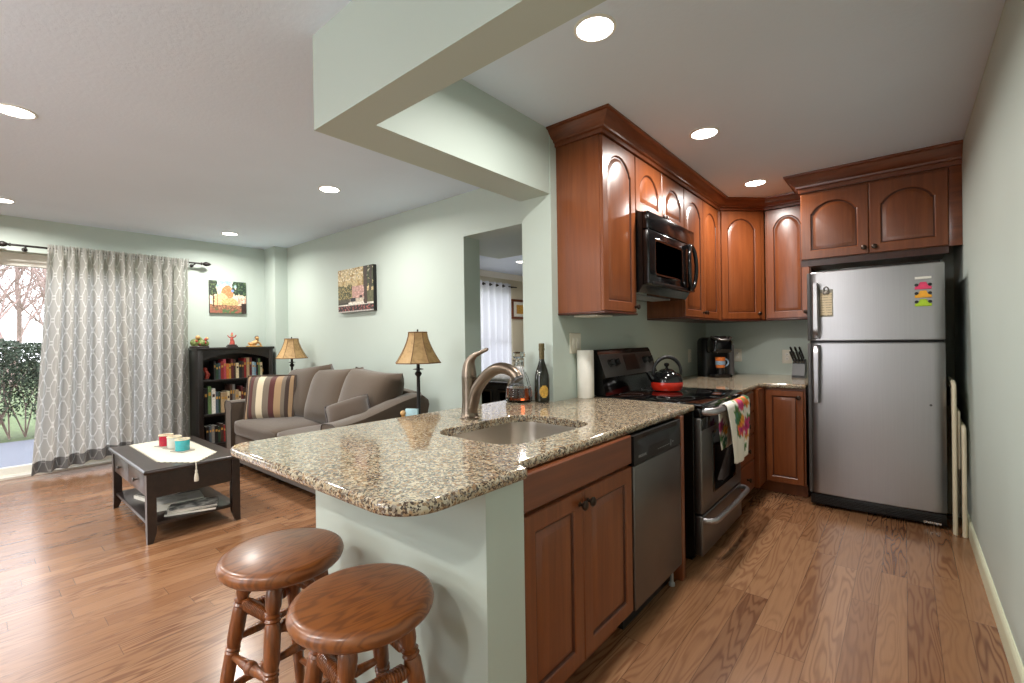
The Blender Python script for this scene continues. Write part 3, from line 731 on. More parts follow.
# upper cabinets
UB, UT, UF = 1.463, 2.500, -1.335
def carc(m, x0, x1, y0, y1, z0, z1, rail=True):
    m.box(x0, x1, y0, y1, z0, z1)
def upper_left():
    f0 = lambda y, z: fr((UF-.021, y, z), (0, 1, 0), (1, 0, 0))
    r = thing('wall_cabinet', 'tall cherry wall cabinet with one arched door at the end of the row', 'cabinet', (UF, 2.64, UB)); y0, y1 = 2.415, 2.852
    MB().box(KX, UF-.022, y0, y1, UB, UT).build('carcass', M['cab'], r)
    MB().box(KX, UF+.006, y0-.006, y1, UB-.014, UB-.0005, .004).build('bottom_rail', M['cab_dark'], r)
    MB().box(KX+.05, KX+.22, y0+.1, y0+.3, UB-.024, UB-.0145, .003).build('under_light', M['ivory'], r)
    cab_door(r, f0(y0+.003, UB+.004), y1-y0-.006, UT-UB-.008, True, (y1-y0-.03, .035), rise=.095)
    r = thing('wall_cabinet', 'short cherry wall cabinet with two arched doors over the microwave', 'cabinet', (UF, 3.29, 2.13)); y0, y1, zb = 2.855, 3.73, 2.135
    MB().box(KX, UF-.022, y0, y1, zb, UT).build('carcass', M['cab'], r); ym = (y0+y1)/2
    cab_door(r, f0(y0+.003, zb+.004), ym-y0-.005, UT-zb-.008, True, (ym-y0-.03, .03), rise=.095, st=.062)
    cab_door(r, f0(ym+.002, zb+.004), y1-ym-.005, UT-zb-.008, True, (.03, .03), rise=.095, st=.062)
    r = thing('wall_cabinet', 'tall cherry wall cabinet with two narrow doors right of the microwave', 'cabinet', (UF, 4.19, UB)); y0, y1 = 3.735, 4.645; ym = 4.19
    MB().box(KX, UF-.022, y0, y1, UB, UT).build('carcass', M['cab'], r)
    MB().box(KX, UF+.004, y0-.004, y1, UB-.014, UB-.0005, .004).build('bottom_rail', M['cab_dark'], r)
    cab_door(r, f0(y0+.003, UB+.004), ym-y0-.005, UT-UB-.008, True, (ym-y0-.03, .045), rise=.095)
    cab_door(r, f0(ym+.002, UB+.004), y1-ym-.02, UT-UB-.008, True, (.03, .045), rise=.095)
    # diagonal corner
    a, b = Vector((UF, 4.65)), Vector((-1.02, 4.96)); r = thing('wall_cabinet', 'diagonal corner wall cabinet with one arched door above the coffee maker', 'cabinet', (-1.3, 4.95, UB))
    m = MB(); m.prism([(KX, 4.65), (UF-.02, 4.652), (-1.022, 4.98), (-1.022, KY-.001), (KX, KY-.001)], UB, UT); m.build('carcass', M['cab'], r)
    d = (b-a); w = d.length; u = d.normalized(); n = Vector((u.y, -u.x)); st = a-n*.018
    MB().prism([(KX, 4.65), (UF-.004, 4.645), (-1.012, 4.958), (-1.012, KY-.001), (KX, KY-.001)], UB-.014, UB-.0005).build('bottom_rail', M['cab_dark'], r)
    cab_door(r, fr((st.x+u.x*.022, st.y+u.y*.022, UB+.004), (u.x, u.y, 0), (n.x, n.y, 0)), w-.05, UT-UB-.008, True, (w-.08, .05), rise=.095)
    # back wall
    r = thing('wall_cabinet', 'tall cherry wall cabinet with one arched door beside the refrigerator cabinet', 'cabinet', (-.8, 4.96, UB)); x0, x1 = -1.01, -.642
    MB().box(x0, x1, 4.982, KY-.001, UB, UT).build('carcass', M['cab'], r)
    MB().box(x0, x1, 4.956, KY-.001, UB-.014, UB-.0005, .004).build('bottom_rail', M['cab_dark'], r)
    cab_door(r, fr((x0+.012, 4.981, UB+.004), (1, 0, 0), (0, -1, 0)), x1-x0-.02, UT-UB-.008, True, (x1-x0-.05, .05), rise=.095)
upper_left()
CP = [(-.012, 2.501), (.010, 2.501), (.012, 2.522), (.026, 2.526), (.029, 2.536), (.050, 2.546), (.070, 2.566), (.082, 2.584), (.098, 2.588), (.100, 2.5985), (-.012, 2.5985)]
m = MB(); sweep(m, [(KX, 2.412), (UF, 2.412), (UF, 4.65), (-1.02, 4.96), (-.64, 4.96)], CP)
tag(m.build('crown_moulding', M['crown'], loc=(UF, 3.5, 2.5), smooth=25), 'long cherry crown moulding along the tops of the left and corner cabinets', 'moulding')
def fridge_cab():
    fy, x0, x1, z0, z1 = 4.44, -.642, .246, 1.915, 2.452
    r = thing('wall_cabinet', 'wide cherry wall cabinet with two arched doors over the refrigerator', 'cabinet', (-.2, fy, z0))
    MB().box(x0, x1, fy+.022, KY-.001, z0, z1+.045).build('carcass', M['cab'], r)
    MB().box(x1+.001, RX-.001, fy+.010, fy+.03, z0-.004, z1+.045, .001).build('filler_panel', M['crown'], r)
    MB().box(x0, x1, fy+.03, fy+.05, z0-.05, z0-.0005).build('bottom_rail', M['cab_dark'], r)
    xm = -.198; h = z1-z0-.006
    cab_door(r, fr((x0+.003, fy+.021, z0+.003), (1, 0, 0), (0, -1, 0)), xm-x0-.005, h, True, (xm-x0-.032, .045), rise=.088, st=.066)
    cab_door(r, fr((xm+.002, fy+.021, z0+.003), (1, 0, 0), (0, -1, 0)), x1-xm-.005, h, True, (.032, .045), rise=.088, st=.066)
fridge_cab()
CP2 = [(o if o < 0 else o*1.02, 2.6-(2.6-z)*1.38 if z < 2.59 else z) for o, z in CP]
m = MB(); sweep(m, [(-.642, KY-.30), (-.642, 4.44), (RX-.001, 4.44)], CP2)
tag(m.build('crown_moulding', M['crown'], loc=(-.2, 4.44, 2.5), smooth=25), 'short cherry crown moulding over the refrigerator cabinet', 'moulding')

def microwave():
    y0, y1, z0, z1, fx = 2.862, 3.722, 1.60, 2.128, -1.255
    r = thing('microwave', 'black over the range microwave with an oval loop handle', 'microwave', (fx, 3.29, z0))
    b = MB(fr((KX+.002, y0, 0), (0, 1, 0), (1, 0, 0))); w = y1-y0
    sec = [(z0, 0), (z0, .33), (z0+.05, .362), (z1, .362), (z1, 0)]
    b.loft([[(0, v, n) for v, n in sec], [(w, v, n) for v, n in sec]]); b.build('body', M['black'], r, 30)
    f = fr((fx-.043, y0+.002, z0+.052), (0, 1, 0), (1, 0, 0)); H = z1-z0-.052
    m = MB(f); m.box(0, w-.004, H-.115, H-.002, 0, .043, .006); m.build('vent_panel', M['black'], r)
    m = MB(f); m.box(0, w-.004, 0, H-.120, 0, .045, .008, 3); d = m.build('door', M['black'], r)
    m = MB(f); m.loft([[(x, y, n) for x, y in rrect(.085+q, .60-q, .055+q, H-.165-q, .025)] for q, n in ((0, .0445), (.006, .0475), (.014, .0478), (.02, .045))]); m.build('window', M['glassb'], d)
    m = MB(f); cx, cy, ra, rb = .715, (H-.12)/2, .075, .165; pts = []
    ring = [(cx+ra*math.cos(2*math.pi*i/32), cy+rb*math.sin(2*math.pi*i/32), .062+.018*abs(math.cos(2*math.pi*i/32))) for i in range(33)]
    m.tube(ring, .015, 10); m.box(cx-.012, cx+.012, cy+rb-.02, cy+rb+.012, .042, .066, .003); m.box(cx-.012, cx+.012, cy-rb-.012, cy-rb+.02, .042, .066, .003); m.build('handle', M['black'], d, 50)
    m = MB(f); m.box(.045, w-.05, -.0, .02, .043, .05, .002); m.build('lower_lip', M['blackm'], d)
    m = MB(); m.box(KX+.1, fx-.16, y0+.1, y1-.1, z0-.006, z0); m.build('vent_filter', M['greyp'], r)
microwave()

# refrigerator
def fridge():
    x0, x1, fy = -.560, .208, 4.17
    r = thing('refrigerator', 'stainless top freezer refrigerator', 'refrigerator', ((x0+x1)/2, fy, 0))
    MB().box(x0+.004, x1-.004, fy+.052, 4.98, .03, 1.755, .006).build('body', M['blackm'], r)
    def door(name, z0, z1):
        n = 24; prof = []
        for i in range(n+1):
            u = i/n; x = x0+(x1-x0)*u; e = min(u, 1-u)*(x1-x0)
            bow = .016*(1-(2*u-1)**2); rnd = .022*max(0, 1-e/.03)**2
            prof.append((x, fy-.004-bow+rnd))
        loop = prof+[(x1, fy+.045), (x0, fy+.045)]
        m = MB(); m.loft([[(x, y, z) for x, y in offset(loop, d)] for d, z in ((.006, z0), (0, z0+.006), (0, z1-.006), (.006, z1))]); d = m.build(name, M['steel'], r, 40)
        e = MB(); e.box(x0-.004, x0+.018, fy-.006, fy+.046, z0+.002, z1-.002, .005); e.build('edge_trim', M['charcoal'], d)
        return d
    fz = door('freezer_door', 1.258, 1.775); fd = door('fridge_door', .105, 1.243)
    def handle(z0, z1, par, flip):
        xs = -.505; m = MB(); n = 16; rings = []
        for i in range(n+1):
            t = i/n; z = z0+(z1-z0)*t; out = .052*min(1, (1-t if flip else t)*9)**.6 if True else 0
            out = max(out, .004); wd = .018+.006*(t if flip else 1-t)
            yy = fy-.012-out
            rings.append([(xs-wd, yy+.006, z), (xs-wd*.6, yy-.010, z), (xs+wd*.6, yy-.012, z), (xs+wd, yy+.002, z), (xs+wd*.8, yy+.016, z), (xs-wd*.8, yy+.02, z)])
        m.loft(rings); tz = z0 if flip else z1
        m.box(xs-.016, xs+.016, fy-.06, fy-.004, (z0 if flip is False else z1)-.02, (z0 if flip is False else z1)+.02, .004) if False else None
        ez = z0+.012 if flip else z1-.012
        m.box(xs-.018, xs+.018, fy-.062, fy-.006, ez-.02, ez+.012, .006)
        m.build('handle', M['steel'], par, 40)
    handle(1.275, 1.690, fz, False); handle(.80, 1.228, fd, True)
    g = MB(); g.box(x0+.004, x1-.004, fy+.005, fy+.06, .022, .098, .004)
    for i in range(5): g.box(x0+.03, x1-.03, fy+.001, fy+.006, .035+i*.011, .040+i*.011)
    g.build('toe_grille', M['blackm'], r)
    for xx in (x0+.06, x1-.06): MB(T(xx, fy+.10, 0)).lathe([(.02, 0), (.02, .03)], 14).build('foot', M['blackm'], r)
    MB().box(x1-.12, x1-.03, fy+.0, fy+.004, .026, .040).build('grille_clip', M['chrome'], r)
    MB().box(x0+.2, x1-.02, fy+.02, fy+.06, 1.7755, 1.79, .004).build('hinge_cover', M['blackm'], r)
    MB(fr((.132, fy-.0085, .822), (1, 0, 0), (0, -1, 0))).lathe([(.008, 0), (.007, .004), (.001, .005)], 14).build('door_plug', M['charcoal'], fd)
    return fz
fridge()
def fridge_front(x): # front surface of the bowed doors
    u = (x+.560)/.768; return 4.17-.004-.016*(1-(2*u-1)**2)
def clipboard():
    x0, x1, z0, z1 = -.485, -.398, 1.437, 1.640; y = fridge_front(-.44)-.001
    r = thing('clipboard', 'small clear clipboard with a paper list on the freezer door', 'clipboard', (-.44, y, z0))
    f = fr((x0, y+.002, z0), (1, 0, 0), (0, -1, 0)); w, h = x1-x0, z1-z0
    MB(f).box(0, w, 0, h, 0, .004, .002).build('board', M['pewter'], r)
    p = MB(f).box(.008, w-.008, .010, h-.025, .0045, .006).build('paper', M['paperlist'], r)
    m = MB(f); m.box(.022, w-.022, h-.035, h-.012, .006, .013, .003); m.tube([(w/2-.016, h-.016, .01), (w/2-.012, h+.012, .014), (w/2, h+.022, .015), (w/2+.012, h+.012, .014), (w/2+.016, h-.016, .01)], .0035, 8); m.build('clip', M['pewterm'], r)
def mat_paperlist():
    t = NT('handwritten list paper'); tc = t.t.nodes.new('ShaderNodeTexCoord'); s = t.t.nodes.new('ShaderNodeSeparateXYZ'); t.l(tc.outputs['Generated'], s.inputs[0])
    fz = t.math('FRACT', t.math('MULTIPLY', s.outputs[2], 9)); n = t.noise(t.coords('Object', (120, 1, 8)), 1, 2)
    ln = t.math('MULTIPLY', t.math('LESS_THAN', fz, .3), t.math('GREATER_THAN', n, .46))
    t.set(color=t.mix(t.math('MULTIPLY', ln, .6), srgb(222, 204, 172), srgb(120, 100, 84)), rough=.8); return t.m
M['paperlist'] = mat_paperlist(); M['pewterm'] = plain('pewter clip', (120, 112, 104), .35, .8)
clipboard()
def magclip(z, mat, label):
    x = .100; y = fridge_front(x)-.0005; f = fr((x, y+.001, z), (1, 0, 0), (0, -1, 0)); r = thing('magnetic_clip', label, 'magnet', (x, y, z), 0, 'clip magnets on the freezer door')
    m = MB(f); m.loft([[(px, py, n) for px, py in offset([(-.042, -.026), (.042, -.026), (.044, -.010), (.024, 0), (.016, .022), (-.016, .022), (-.024, 0), (-.044, -.010)], q)] for q, n in ((0, 0), (0, .006), (.003, .009))]); m.build('body', mat, r)
    for sx in (-.034, .034): MB(f @ T(sx, .004, .002)).lathe([(.011, 0), (.010, .008), (.001, .009)], 14).build('grip', M['blackm'], r)
magclip(1.625, M['pink'], 'pink clip magnet, topmost of three on the freezer door')
magclip(1.568, M['yellow'], 'orange clip magnet between the pink and green ones on the freezer')
magclip(1.511, M['lime'], 'lime green clip magnet, lowest of three on the freezer door')
m = MB(); m.box(.058, .142, fridge_front(.1)-.005, fridge_front(.1)+.0015, 1.668, 1.684, .0015)
tag(m.build('magnet_strip', M['white'], loc=(.1, 4.155, 1.676)), 'white magnetic strip above the pink clip on the freezer door', 'magnet')
def folding_chair():
    r = thing('folding_chair', 'cream metal folding chair stored upright beside the refrigerator', 'chair', (.262, 4.2, 0))
    def loop(y, x, z1, w, n):
        pts = [(x, y, 0.0), (x, y, z1-.05), (x, y+.015, z1-.015), (x, y+.05, z1), (x, y+w-.05, z1), (x, y+w-.015, z1-.015), (x, y+w, z1-.05), (x, y+w, 0.0)]
        MB().tube(pts, .0125, 12).build(n, M['cream_metal'], r, 50)
    loop(4.12, .2415, .98, .46, 'back_frame'); loop(4.10, .2845, .70, .44, 'leg_frame')
    MB().box(.255, .271, 4.135, 4.52, .42, .80, .006, 3).build('seat', M['cream_metal'], r)
    MB().box(.234, .249, 4.14, 4.56, .80, .93, .005).build('backrest', M['cream_metal'], r)
folding_chair()
# ------------------------------------------------------------------ bar stools
def stool(x, y, rz, label):
    r = thing('bar_stool', label, 'stool', (x, y, 0), rz, 'oak bar stools at the peninsula'); A = WM[r.name]; zt = .625
    MB(A).lathe([(.001, zt-.052), (.150, zt-.052), (.172, zt-.048), (.184, zt-.036), (.188, zt-.022), (.184, zt-.009), (.175, zt-.002), (.163, zt), (.001, zt-.001)], 48, False, False).build('seat', M['oak'], r, 40)
    feet = []
    for k in range(4):
        a = R(45+90*k); top = Vector((.105*math.cos(a), .105*math.sin(a), zt-.05)); bot = Vector((.215*math.cos(a), .215*math.sin(a), 0)); feet.append((top, bot))
        d = top-bot; L = d.length; q = d.normalized().to_track_quat('Z', 'X').to_matrix().to_4x4()
        P = [(0, .013), (.02, .016), (.30, .0195), (.52, .021), (.535, .0185), (.545, .0225), (.553, .0185), (.565, .0225), (.573, .0185), (.60, .022), (.70, .0235), (.78, .023), (.795, .019), (.805, .0235), (.815, .019), (.828, .0235), (.838, .0165), (.87, .0225), (.92, .0245), (.955, .021), (.975, .017), (1.0, .017)]
        MB(A @ Matrix.Translation(bot) @ q).lathe([(b, a_*L) for a_, b in P], 18).build('leg', M['oakleg'], r, 50)
    def rung(k, h, turned):
        p0, p1 = [feet[j][1].lerp(feet[j][0], h/(zt-.05)) for j in (k, (k+1) % 4)]
        d = p1-p0; L = d.length; q = d.normalized().to_track_quat('Z', 'X').to_matrix().to_4x4()
        if turned:
            P = [(0, .009), (.12, .012), (.18, .016)]; t = .2
            while t < .8: P += [(t, .0175), (t+.012, .0205), (t+.028, .0205), (t+.04, .0165)]; t += .046
            P += [(.84, .016), (.9, .012), (1, .009)]
        else: P = [(0, .009), (.2, .0115), (.40, .0155), (.43, .012), (.45, .018), (.5, .020), (.55, .018), (.57, .012), (.60, .0155), (.8, .0115), (1, .009)]
        MB(A @ Matrix.Translation(p0) @ q).lathe([(b, a_*L) for a_, b in P], 16).build('rung', M['oakleg'], r, 50)
    for k, h, t in ((0, .30, False), (2, .30, False), (1, .35, False), (3, .35, False), (0, .47, True), (2, .47, True), (1, .43, True), (3, .43, True), (0, .14, False), (2, .14, False), (1, .19, False), (3, .19, False)): rung(k, h, t)
    return r
stool(-1.115, .683, R(-6), 'round oak bar stool nearest the camera and the cabinets')
stool(-1.565, .668, R(8), 'round oak bar stool farther left, nearer the coffee table')

# ------------------------------------------------------------------ things on the counters
def kettle():
    x, y, z = -1.30, 3.245, .923; r = thing('kettle', 'black and red enamel tea kettle on the cooktop', 'kettle', (x, y, z)); A = T(x, y, z)
    MB(A).lathe([(.080, 0), (.098, .004), (.108, .025), (.110, .050), (.1085, .062)], 36).build('lower_body', M['red'], r, 40)
    MB(A).lathe([(.1085, .0622), (.106, .085), (.094, .110), (.074, .128), (.050, .138)], 36).build('upper_body', M['black'], r, 40)
    MB(A).lathe([(.052, .137), (.050, .143), (.034, .152), (.012, .157), (.008, .165), (.010, .170), (.017, .177), (.019, .186), (.014, .195), (.002, .198)], 28).build('lid', M['black'], r, 40)
    u = Vector((-.72, -.69, 0)); sp = [u*.09+Vector((0, 0, .07)), u*.115+Vector((0, 0, .095)), u*.132+Vector((0, 0, .120)), u*.138+Vector((0, 0, .133))]
    m = MB(A); m.tube(sp, [.024, .02, .015, .014], 14); m.build('spout', M['black'], r, 50)
    u2 = Vector((.76, .65, 0)); pts = []
    for i in range(17):
        a = math.pi*(1.06-1.12*i/16); pts.append(u2*(.098*math.cos(a)+.004)+Vector((0, 0, .130+.108*max(math.sin(a), -.2))))
    MB(A).tube(pts, [.009]+[.011]*3+[.0135]*9+[.011]*3+[.009], 12).build('handle', M['blackm'], r, 50)
kettle()
def towel_roll():
    x, y, z = -1.600, 2.632, .915
    r = thing('paper_towel_roll', 'white paper towel roll standing on the counter by the range', 'paper towel', (x, y, z)); A = T(x, y, z)
    MB(A).lathe([(.053, 0), (.055, .003), (.055, .307), (.053, .311), (.022, .311), (.020, .308), (.020, 0)], 36, False, False).build('roll', M['wool'], r, 40)
    MB(A).lathe([(.0195, .001), (.0195, .3105), (.0180, .3105), (.0180, .001)], 20, False, False).build('core', M['tanfab'], r)
towel_roll()
def bottle():
    x, y, z = -1.700, 2.288, .915; r = thing('wine_bottle', 'dark green sparkling wine bottle with foil neck and gold label', 'bottle', (x, y, z)); A = T(x, y, z) @ Matrix.Diagonal((1.03, 1.03, 1.08, 1))
    MB(A).lathe([(.036, 0), (.043, .004), (.0445, .012), (.0445, .13), (.042, .155), (.034, .185), (.023, .215), (.0165, .235), (.0155, .245)], 32).build('glass', M['bottle'], r, 45)
    MB(A).lathe([(.0160, .2455), (.0163, .27), (.0158, .292), (.0185, .294), (.0187, .305), (.0165, .309), (.0178, .313), (.0176, .330), (.015, .335), (.001, .336)], 28).build('foil', M['foil'], r, 45)
    a0 = math.atan2(-y, -x)
    m = MB(A)
    def patch(z0, z1, da, off):
        L = []
        for zz in (z0, z1): L.append([m.v((.0449*math.cos(a0+off+da*(i/10-.5)), .0449*math.sin(a0+off+da*(i/10-.5)), zz)) for i in range(11)])
        for i in range(10): m.f([L[0][i], L[0][i+1], L[1][i+1], L[1][i]])
    for i in range(9):
        t = (i+.5)/9; patch(.03+.068*i/9, .03+.068*(i+1)/9, 1.25*math.sqrt(max(.02, 1-(2*t-1)**2)), .28)
    m.build('label', M['gold'], r)
bottle()
def decanter():
    x, y, z = -1.843, 2.238, .915; r = thing('decanter', 'wide cut glass decanter of amber liquor with a glass stopper beside the bottle', 'decanter', (x, y, z)); A = T(x, y, z)
    MB(A).lathe([(.001, .0), (.076, 0), (.084, .006), (.086, .03), (.080, .09), (.062, .145), (.040, .19), (.029, .22), (.027, .245), (.038, .252), (.038, .258), (.022, .258), (.022, .222), (.034, .188), (.056, .142), (.074, .088), (.080, .03), (.074, .014), (.001, .014)], 14, False, False).build('vessel', M['glass'], r, 12)
    MB(A).lathe([(.072, .0145), (.0795, .03), (.0735, .0875), (.001, .0875)], 14).build('liquor', M['liquor'], r, 12)
    m = MB(A); m.lathe([(.0205, .230), (.0205, .259), (.013, .262), (.013, .268), (.034, .272), (.042, .280), (.042, .300), (.034, .309), (.010, .311), (.001, .311)], 10); m.build('stopper', M['glass'], r, 12)
decanter()
def coffee_maker():
    x, y, z = -1.40, 4.72, .915; rz = R(40); r = thing('coffee_maker', 'black single cup coffee maker in the corner of the counter', 'coffee maker', (x, y, z), rz); A = WM[r.name]
    # local: front is -y
    m = MB(A); m.loft([[(a, b, zz) for a, b in rrect(-.13+q, .13-q, -.02+q, .17-q, .05)] for zz, q in ((0, .004), (.006, 0), (.34, 0), (.37, .012), (.382, .035))]); m.build('rear_body', M['blackm'], r, 40)
    m = MB(A); m.loft([[(a, b, zz) for a, b in rrect(-.105+q, .105-q, -.17+q, .02-q, .06)] for zz, q in ((.235, .01), (.25, 0), (.34, 0), (.375, .02), (.392, .05))]); m.build('brew_head', M['black'], r, 40)
    m = MB(A); m.loft([[(a, b, zz) for a, b in rrect(-.10+q, .10-q, -.17+q, .0-q, .05)] for zz, q in ((0, .003), (.004, 0), (.03, 0), (.034, .004))]); m.build('drip_tray', M['black'], r, 40)
    m = MB(A); m.tube([(-.085, -.10, .385), (-.075, -.17, .37), (-.03, -.20, .355), (.03, -.20, .355), (.075, -.17, .37), (.085, -.10, .385)], .011, 10); m.build('handle', M['steel_h'], r, 50)
    m = MB(A); m.loft([[(a, b, zz) for a, b in rrect(.131, .185, -.0, .15, .02)] for zz in (0.004, .31)]); m.build('water_tank', M['charcoal'], r, 40)
    # mug on the tray
    p = A @ Vector((0, -.095, .0345)); q = thing('mug', 'orange and pale blue mug on the coffee maker tray', 'mug', tuple(p), R(35)); B = WM[q.name]
    B = B @ T(0, 0, .055)   # raised drip stand
    MB(WM[q.name]).lathe([(.036, 0), (.036, .0545), (.001, .0548)], 24).build('stand', M['blackm'], q)
    MB(B).lathe([(.034, .0), (.040, .004), (.043, .05), (.044, .072)], 28, True, False).build('lower_body', M['orange'], q, 45)
    MB(B).lathe([(.044, .030), (.0447, .035), (.0445, .062), (.044, .066)], 28, False, False).build('glaze_band', M['mugblue'], q, 45)
    MB(B).lathe([(.044, .0725), (.0445, .100), (.042, .102), (.040, .098), (.039, .02), (.001, .018)], 28, False, False).build('rim', M['orange'], q, 45)
    pts = [(.040+.034*math.sin(math.pi*i/10)*1.0, 0, .05+.034*math.cos(math.pi*i/10)) for i in range(11)]
    MB(B).tube(pts, .0075, 10).build('handle', M['mugblue'], q, 50)
coffee_maker()
def knives():
    x, y, z = -.745, 5.02, .915; r = thing('knife_block', 'black knife block in the corner by the refrigerator', 'knife block', (x, y, z)); A = T(x, y, z)
    th = R(24)
    m = MB(A @ fr((0, 0, 0), (1, 0, 0), (0, -1, 0))); pl = [(-.045, 0, 0)]
    sec = [(-.10, 0), (.06, 0), (.075, .05), (.03, .165), (-.05, .125), (-.10, .02)]   # (depth toward the back, z)
    m = MB(A); m.loft([[(-.05, d, zz) for d, zz in sec], [(.05, d, zz) for d, zz in sec]]); m.build('block', M['blackm'], r, 20)
    k = 0
    nm = ['left of the top pair', 'right of the top pair']
    for row, (d0, z0, ln, n) in enumerate(((.015, .162, .135, 3), (-.035, .138, .115, 4))):
        for i in range(n):
            px = -.036+.072*i/(n-1); B = A @ T(px, d0, z0) @ RX_(R(24)) @ RY_(R(-14))
            q = thing('kitchen_knife', 'black kitchen knife, '+['first', 'second', 'third', 'fourth'][i]+' from left in the '+('upper' if row == 0 else 'lower')+' row of the block', 'knife', tuple(B @ Vector((0, 0, 0))), 0, 'knives in the knife block')
            m = MB(B); m.loft([[(a, b, zz) for a, b in rrect(-.007*s, .007*s, -.011*s-o, .011*s-o, .004)] for zz, s, o in ((.012, .8, 0), (.03, .95, .001), (ln*.6, 1, .002), (ln*.85, 1.1, 0), (ln, .8, .004))]); m.build('handle', M['blackm'], q, 40)
            MB(B).box(-.0025, .0025, -.009, .009, -.004, .0125).build('bolster', M['chrome'], q)
            m = MB(B)
            for zz in (.035, ln*.5, ln*.75): m.box(-.0076, .0076, -.003, .003, zz, zz+.006)
            m.build('rivet', M['chrome'], q)
knives()
def plate(name, label, o, u, n, w, h, kind):
    r = thing(name, label, 'outlet' if 'outlet' in name else 'light switch', o); f = fr(o, u, n)
    m = MB(f); m.loft([[(x, y, q) for x, y in rrect(-w/2+d, w/2-d, -h/2+d, h/2-d, .006)] for d, q in ((0, .0005), (0, .003), (.004, .006))]); m.build('wall_plate', M['ivory'], r, 30)
    if kind == 'outlet':
        for s in (-.021, .021):
            fm = MB(f @ T(0, s, .006)); fm.lathe([(.0165, -.001), (.0165, .0015), (.015, .002), (.001, .002)], 20); face = fm.build('socket', M['white'], r)
            k = MB(f @ T(0, s, .008)); k.box(-.007, -.0045, -.003, .006, -.001, .0006); k.box(.0045, .007, -.003, .005, -.001, .0006); k.box(-.002, .002, -.010, -.006, -.001, .0006); k.build('slots', M['charcoal'], face, 0)
    else:
        for s in ([-.023, .023] if kind == 'double' else [0]):
            k = MB(f); k.box(s-.016, s+.016, -.034, .034, .005, .008, .001); k.box(s-.012, s+.012, .0, .028, .0075, .011, .002); k.build('rocker', M['white'], r)
plate('light_switch', 'ivory double light switch on the wall below the end cabinet', (KX, 2.605, 1.272), (0, 1, 0), (1, 0, 0), .135, .135, 'double')
plate('wall_outlet', 'ivory wall outlet on the kitchen wall right of the kettle', (KX, 4.735, 1.112), (0, 1, 0), (1, 0, 0), .085, .13, 'outlet')
plate('wall_outlet', 'ivory wall outlet beside the knife block', (-.885, KY, 1.095), (1, 0, 0), (0, -1, 0), .085, .135, 'outlet')
plate('wall_outlet', 'shaded wall outlet just right of the coffee maker', (-1.34, KY, 1.105), (1, 0, 0), (0, -1, 0), .085, .135, 'outlet')
def dish_towel():
    xo, zc, y0, y1 = -.823, .872, 2.90, 3.40; rb = .024
    n, m_ = 26, 44; bm = bmesh.new(); col = bm.loops.layers.float_color.new('Col'); uv = {}
    path = [(-1, .30), (-1, 0)]
    grid = []
    for j in range(m_+1):
        t = j/m_; row = []
        for i in range(n+1):
            u = i/n
            Lb, La = .26, .34; s = t*(Lb+La+math.pi*rb)
            if s < Lb: dx, dz = -rb, -(Lb-s)
            elif s < Lb+math.pi*rb: a = math.pi-(s-Lb)/rb; dx, dz = rb*math.cos(a), rb*1.2*math.sin(a)
            else: dx, dz = rb, -(s-Lb-math.pi*rb)
            hang = max(0, -dz); yy = y0+(y1-y0)*u; c = (y0+y1)/2
            yy = c+(yy-c)*(1-.40*min(1, hang/.30))+.0*hang
            wob = .012*math.sin(u*7+.6)*min(1, hang/.12)
            if dx > 0: dz -= .02*math.sin(u*math.pi)*min(1, hang/.3); wob = abs(wob)
            else: dx = max(dx, -rb-.002); wob = -abs(wob)*.3
            if dx < 0 and hang > 0: yy -= .03*min(1, hang/.15)
            v = bm.verts.new((xo+dx+wob, yy, zc+dz)); uv[v] = (u, t); row.append(v)
        grid.append(row)
    rnd = random.Random(4); fl = []
    for k in range(34):
        fl.append((rnd.uniform(.35, 1.0) if k < 28 else rnd.uniform(.05, .35), rnd.uniform(.40, .93) if k < 28 else rnd.uniform(0, .4), rnd.uniform(.07, .16), rnd.choice([(196, 48, 112), (226, 112, 40), (206, 70, 130), (62, 112, 64), (90, 134, 70), (236, 160, 52), (150, 36, 90), (70, 126, 110)])))
    white = srgb(240, 236, 226)
    def cc(u, t):
        c = white
        if t > .94: return c
        for (a, b, rr, k) in fl:
            d = math.hypot((u-a), (t-b)*2.2); rr2 = rr*(1+.25*math.sin(6*math.atan2((t-b)*2.2, u-a)))
            if d < rr2: c = srgb(*[x*(.75 if d < rr2*.35 else 1) for x in k])
        return c
    for j in range(m_):
        for i in range(n):
            f = bm.faces.new([grid[j][i], grid[j][i+1], grid[j+1][i+1], grid[j+1][i]])
            for lp in f.loops: lp[col] = cc(*uv[lp.vert])
    me = bpy.data.meshes.new('dish_towel'); bm.transform(Matrix.Translation((-xo, -2.99, -zc))); bm.to_mesh(me); bm.free(); me.materials.append(M['attrcloth'])
    me.polygons.foreach_set('use_smooth', [True]*len(me.polygons))
    o = bpy.data.objects.new('dish_towel', me); COL.objects.link(o); o.location = (xo, 2.99, zc)
    md = o.modifiers.new('thickness', 'SOLIDIFY'); md.thickness = .003
    tag(o, 'white dish towel with bright flowers hanging from the oven handle', 'towel')
dish_towel()

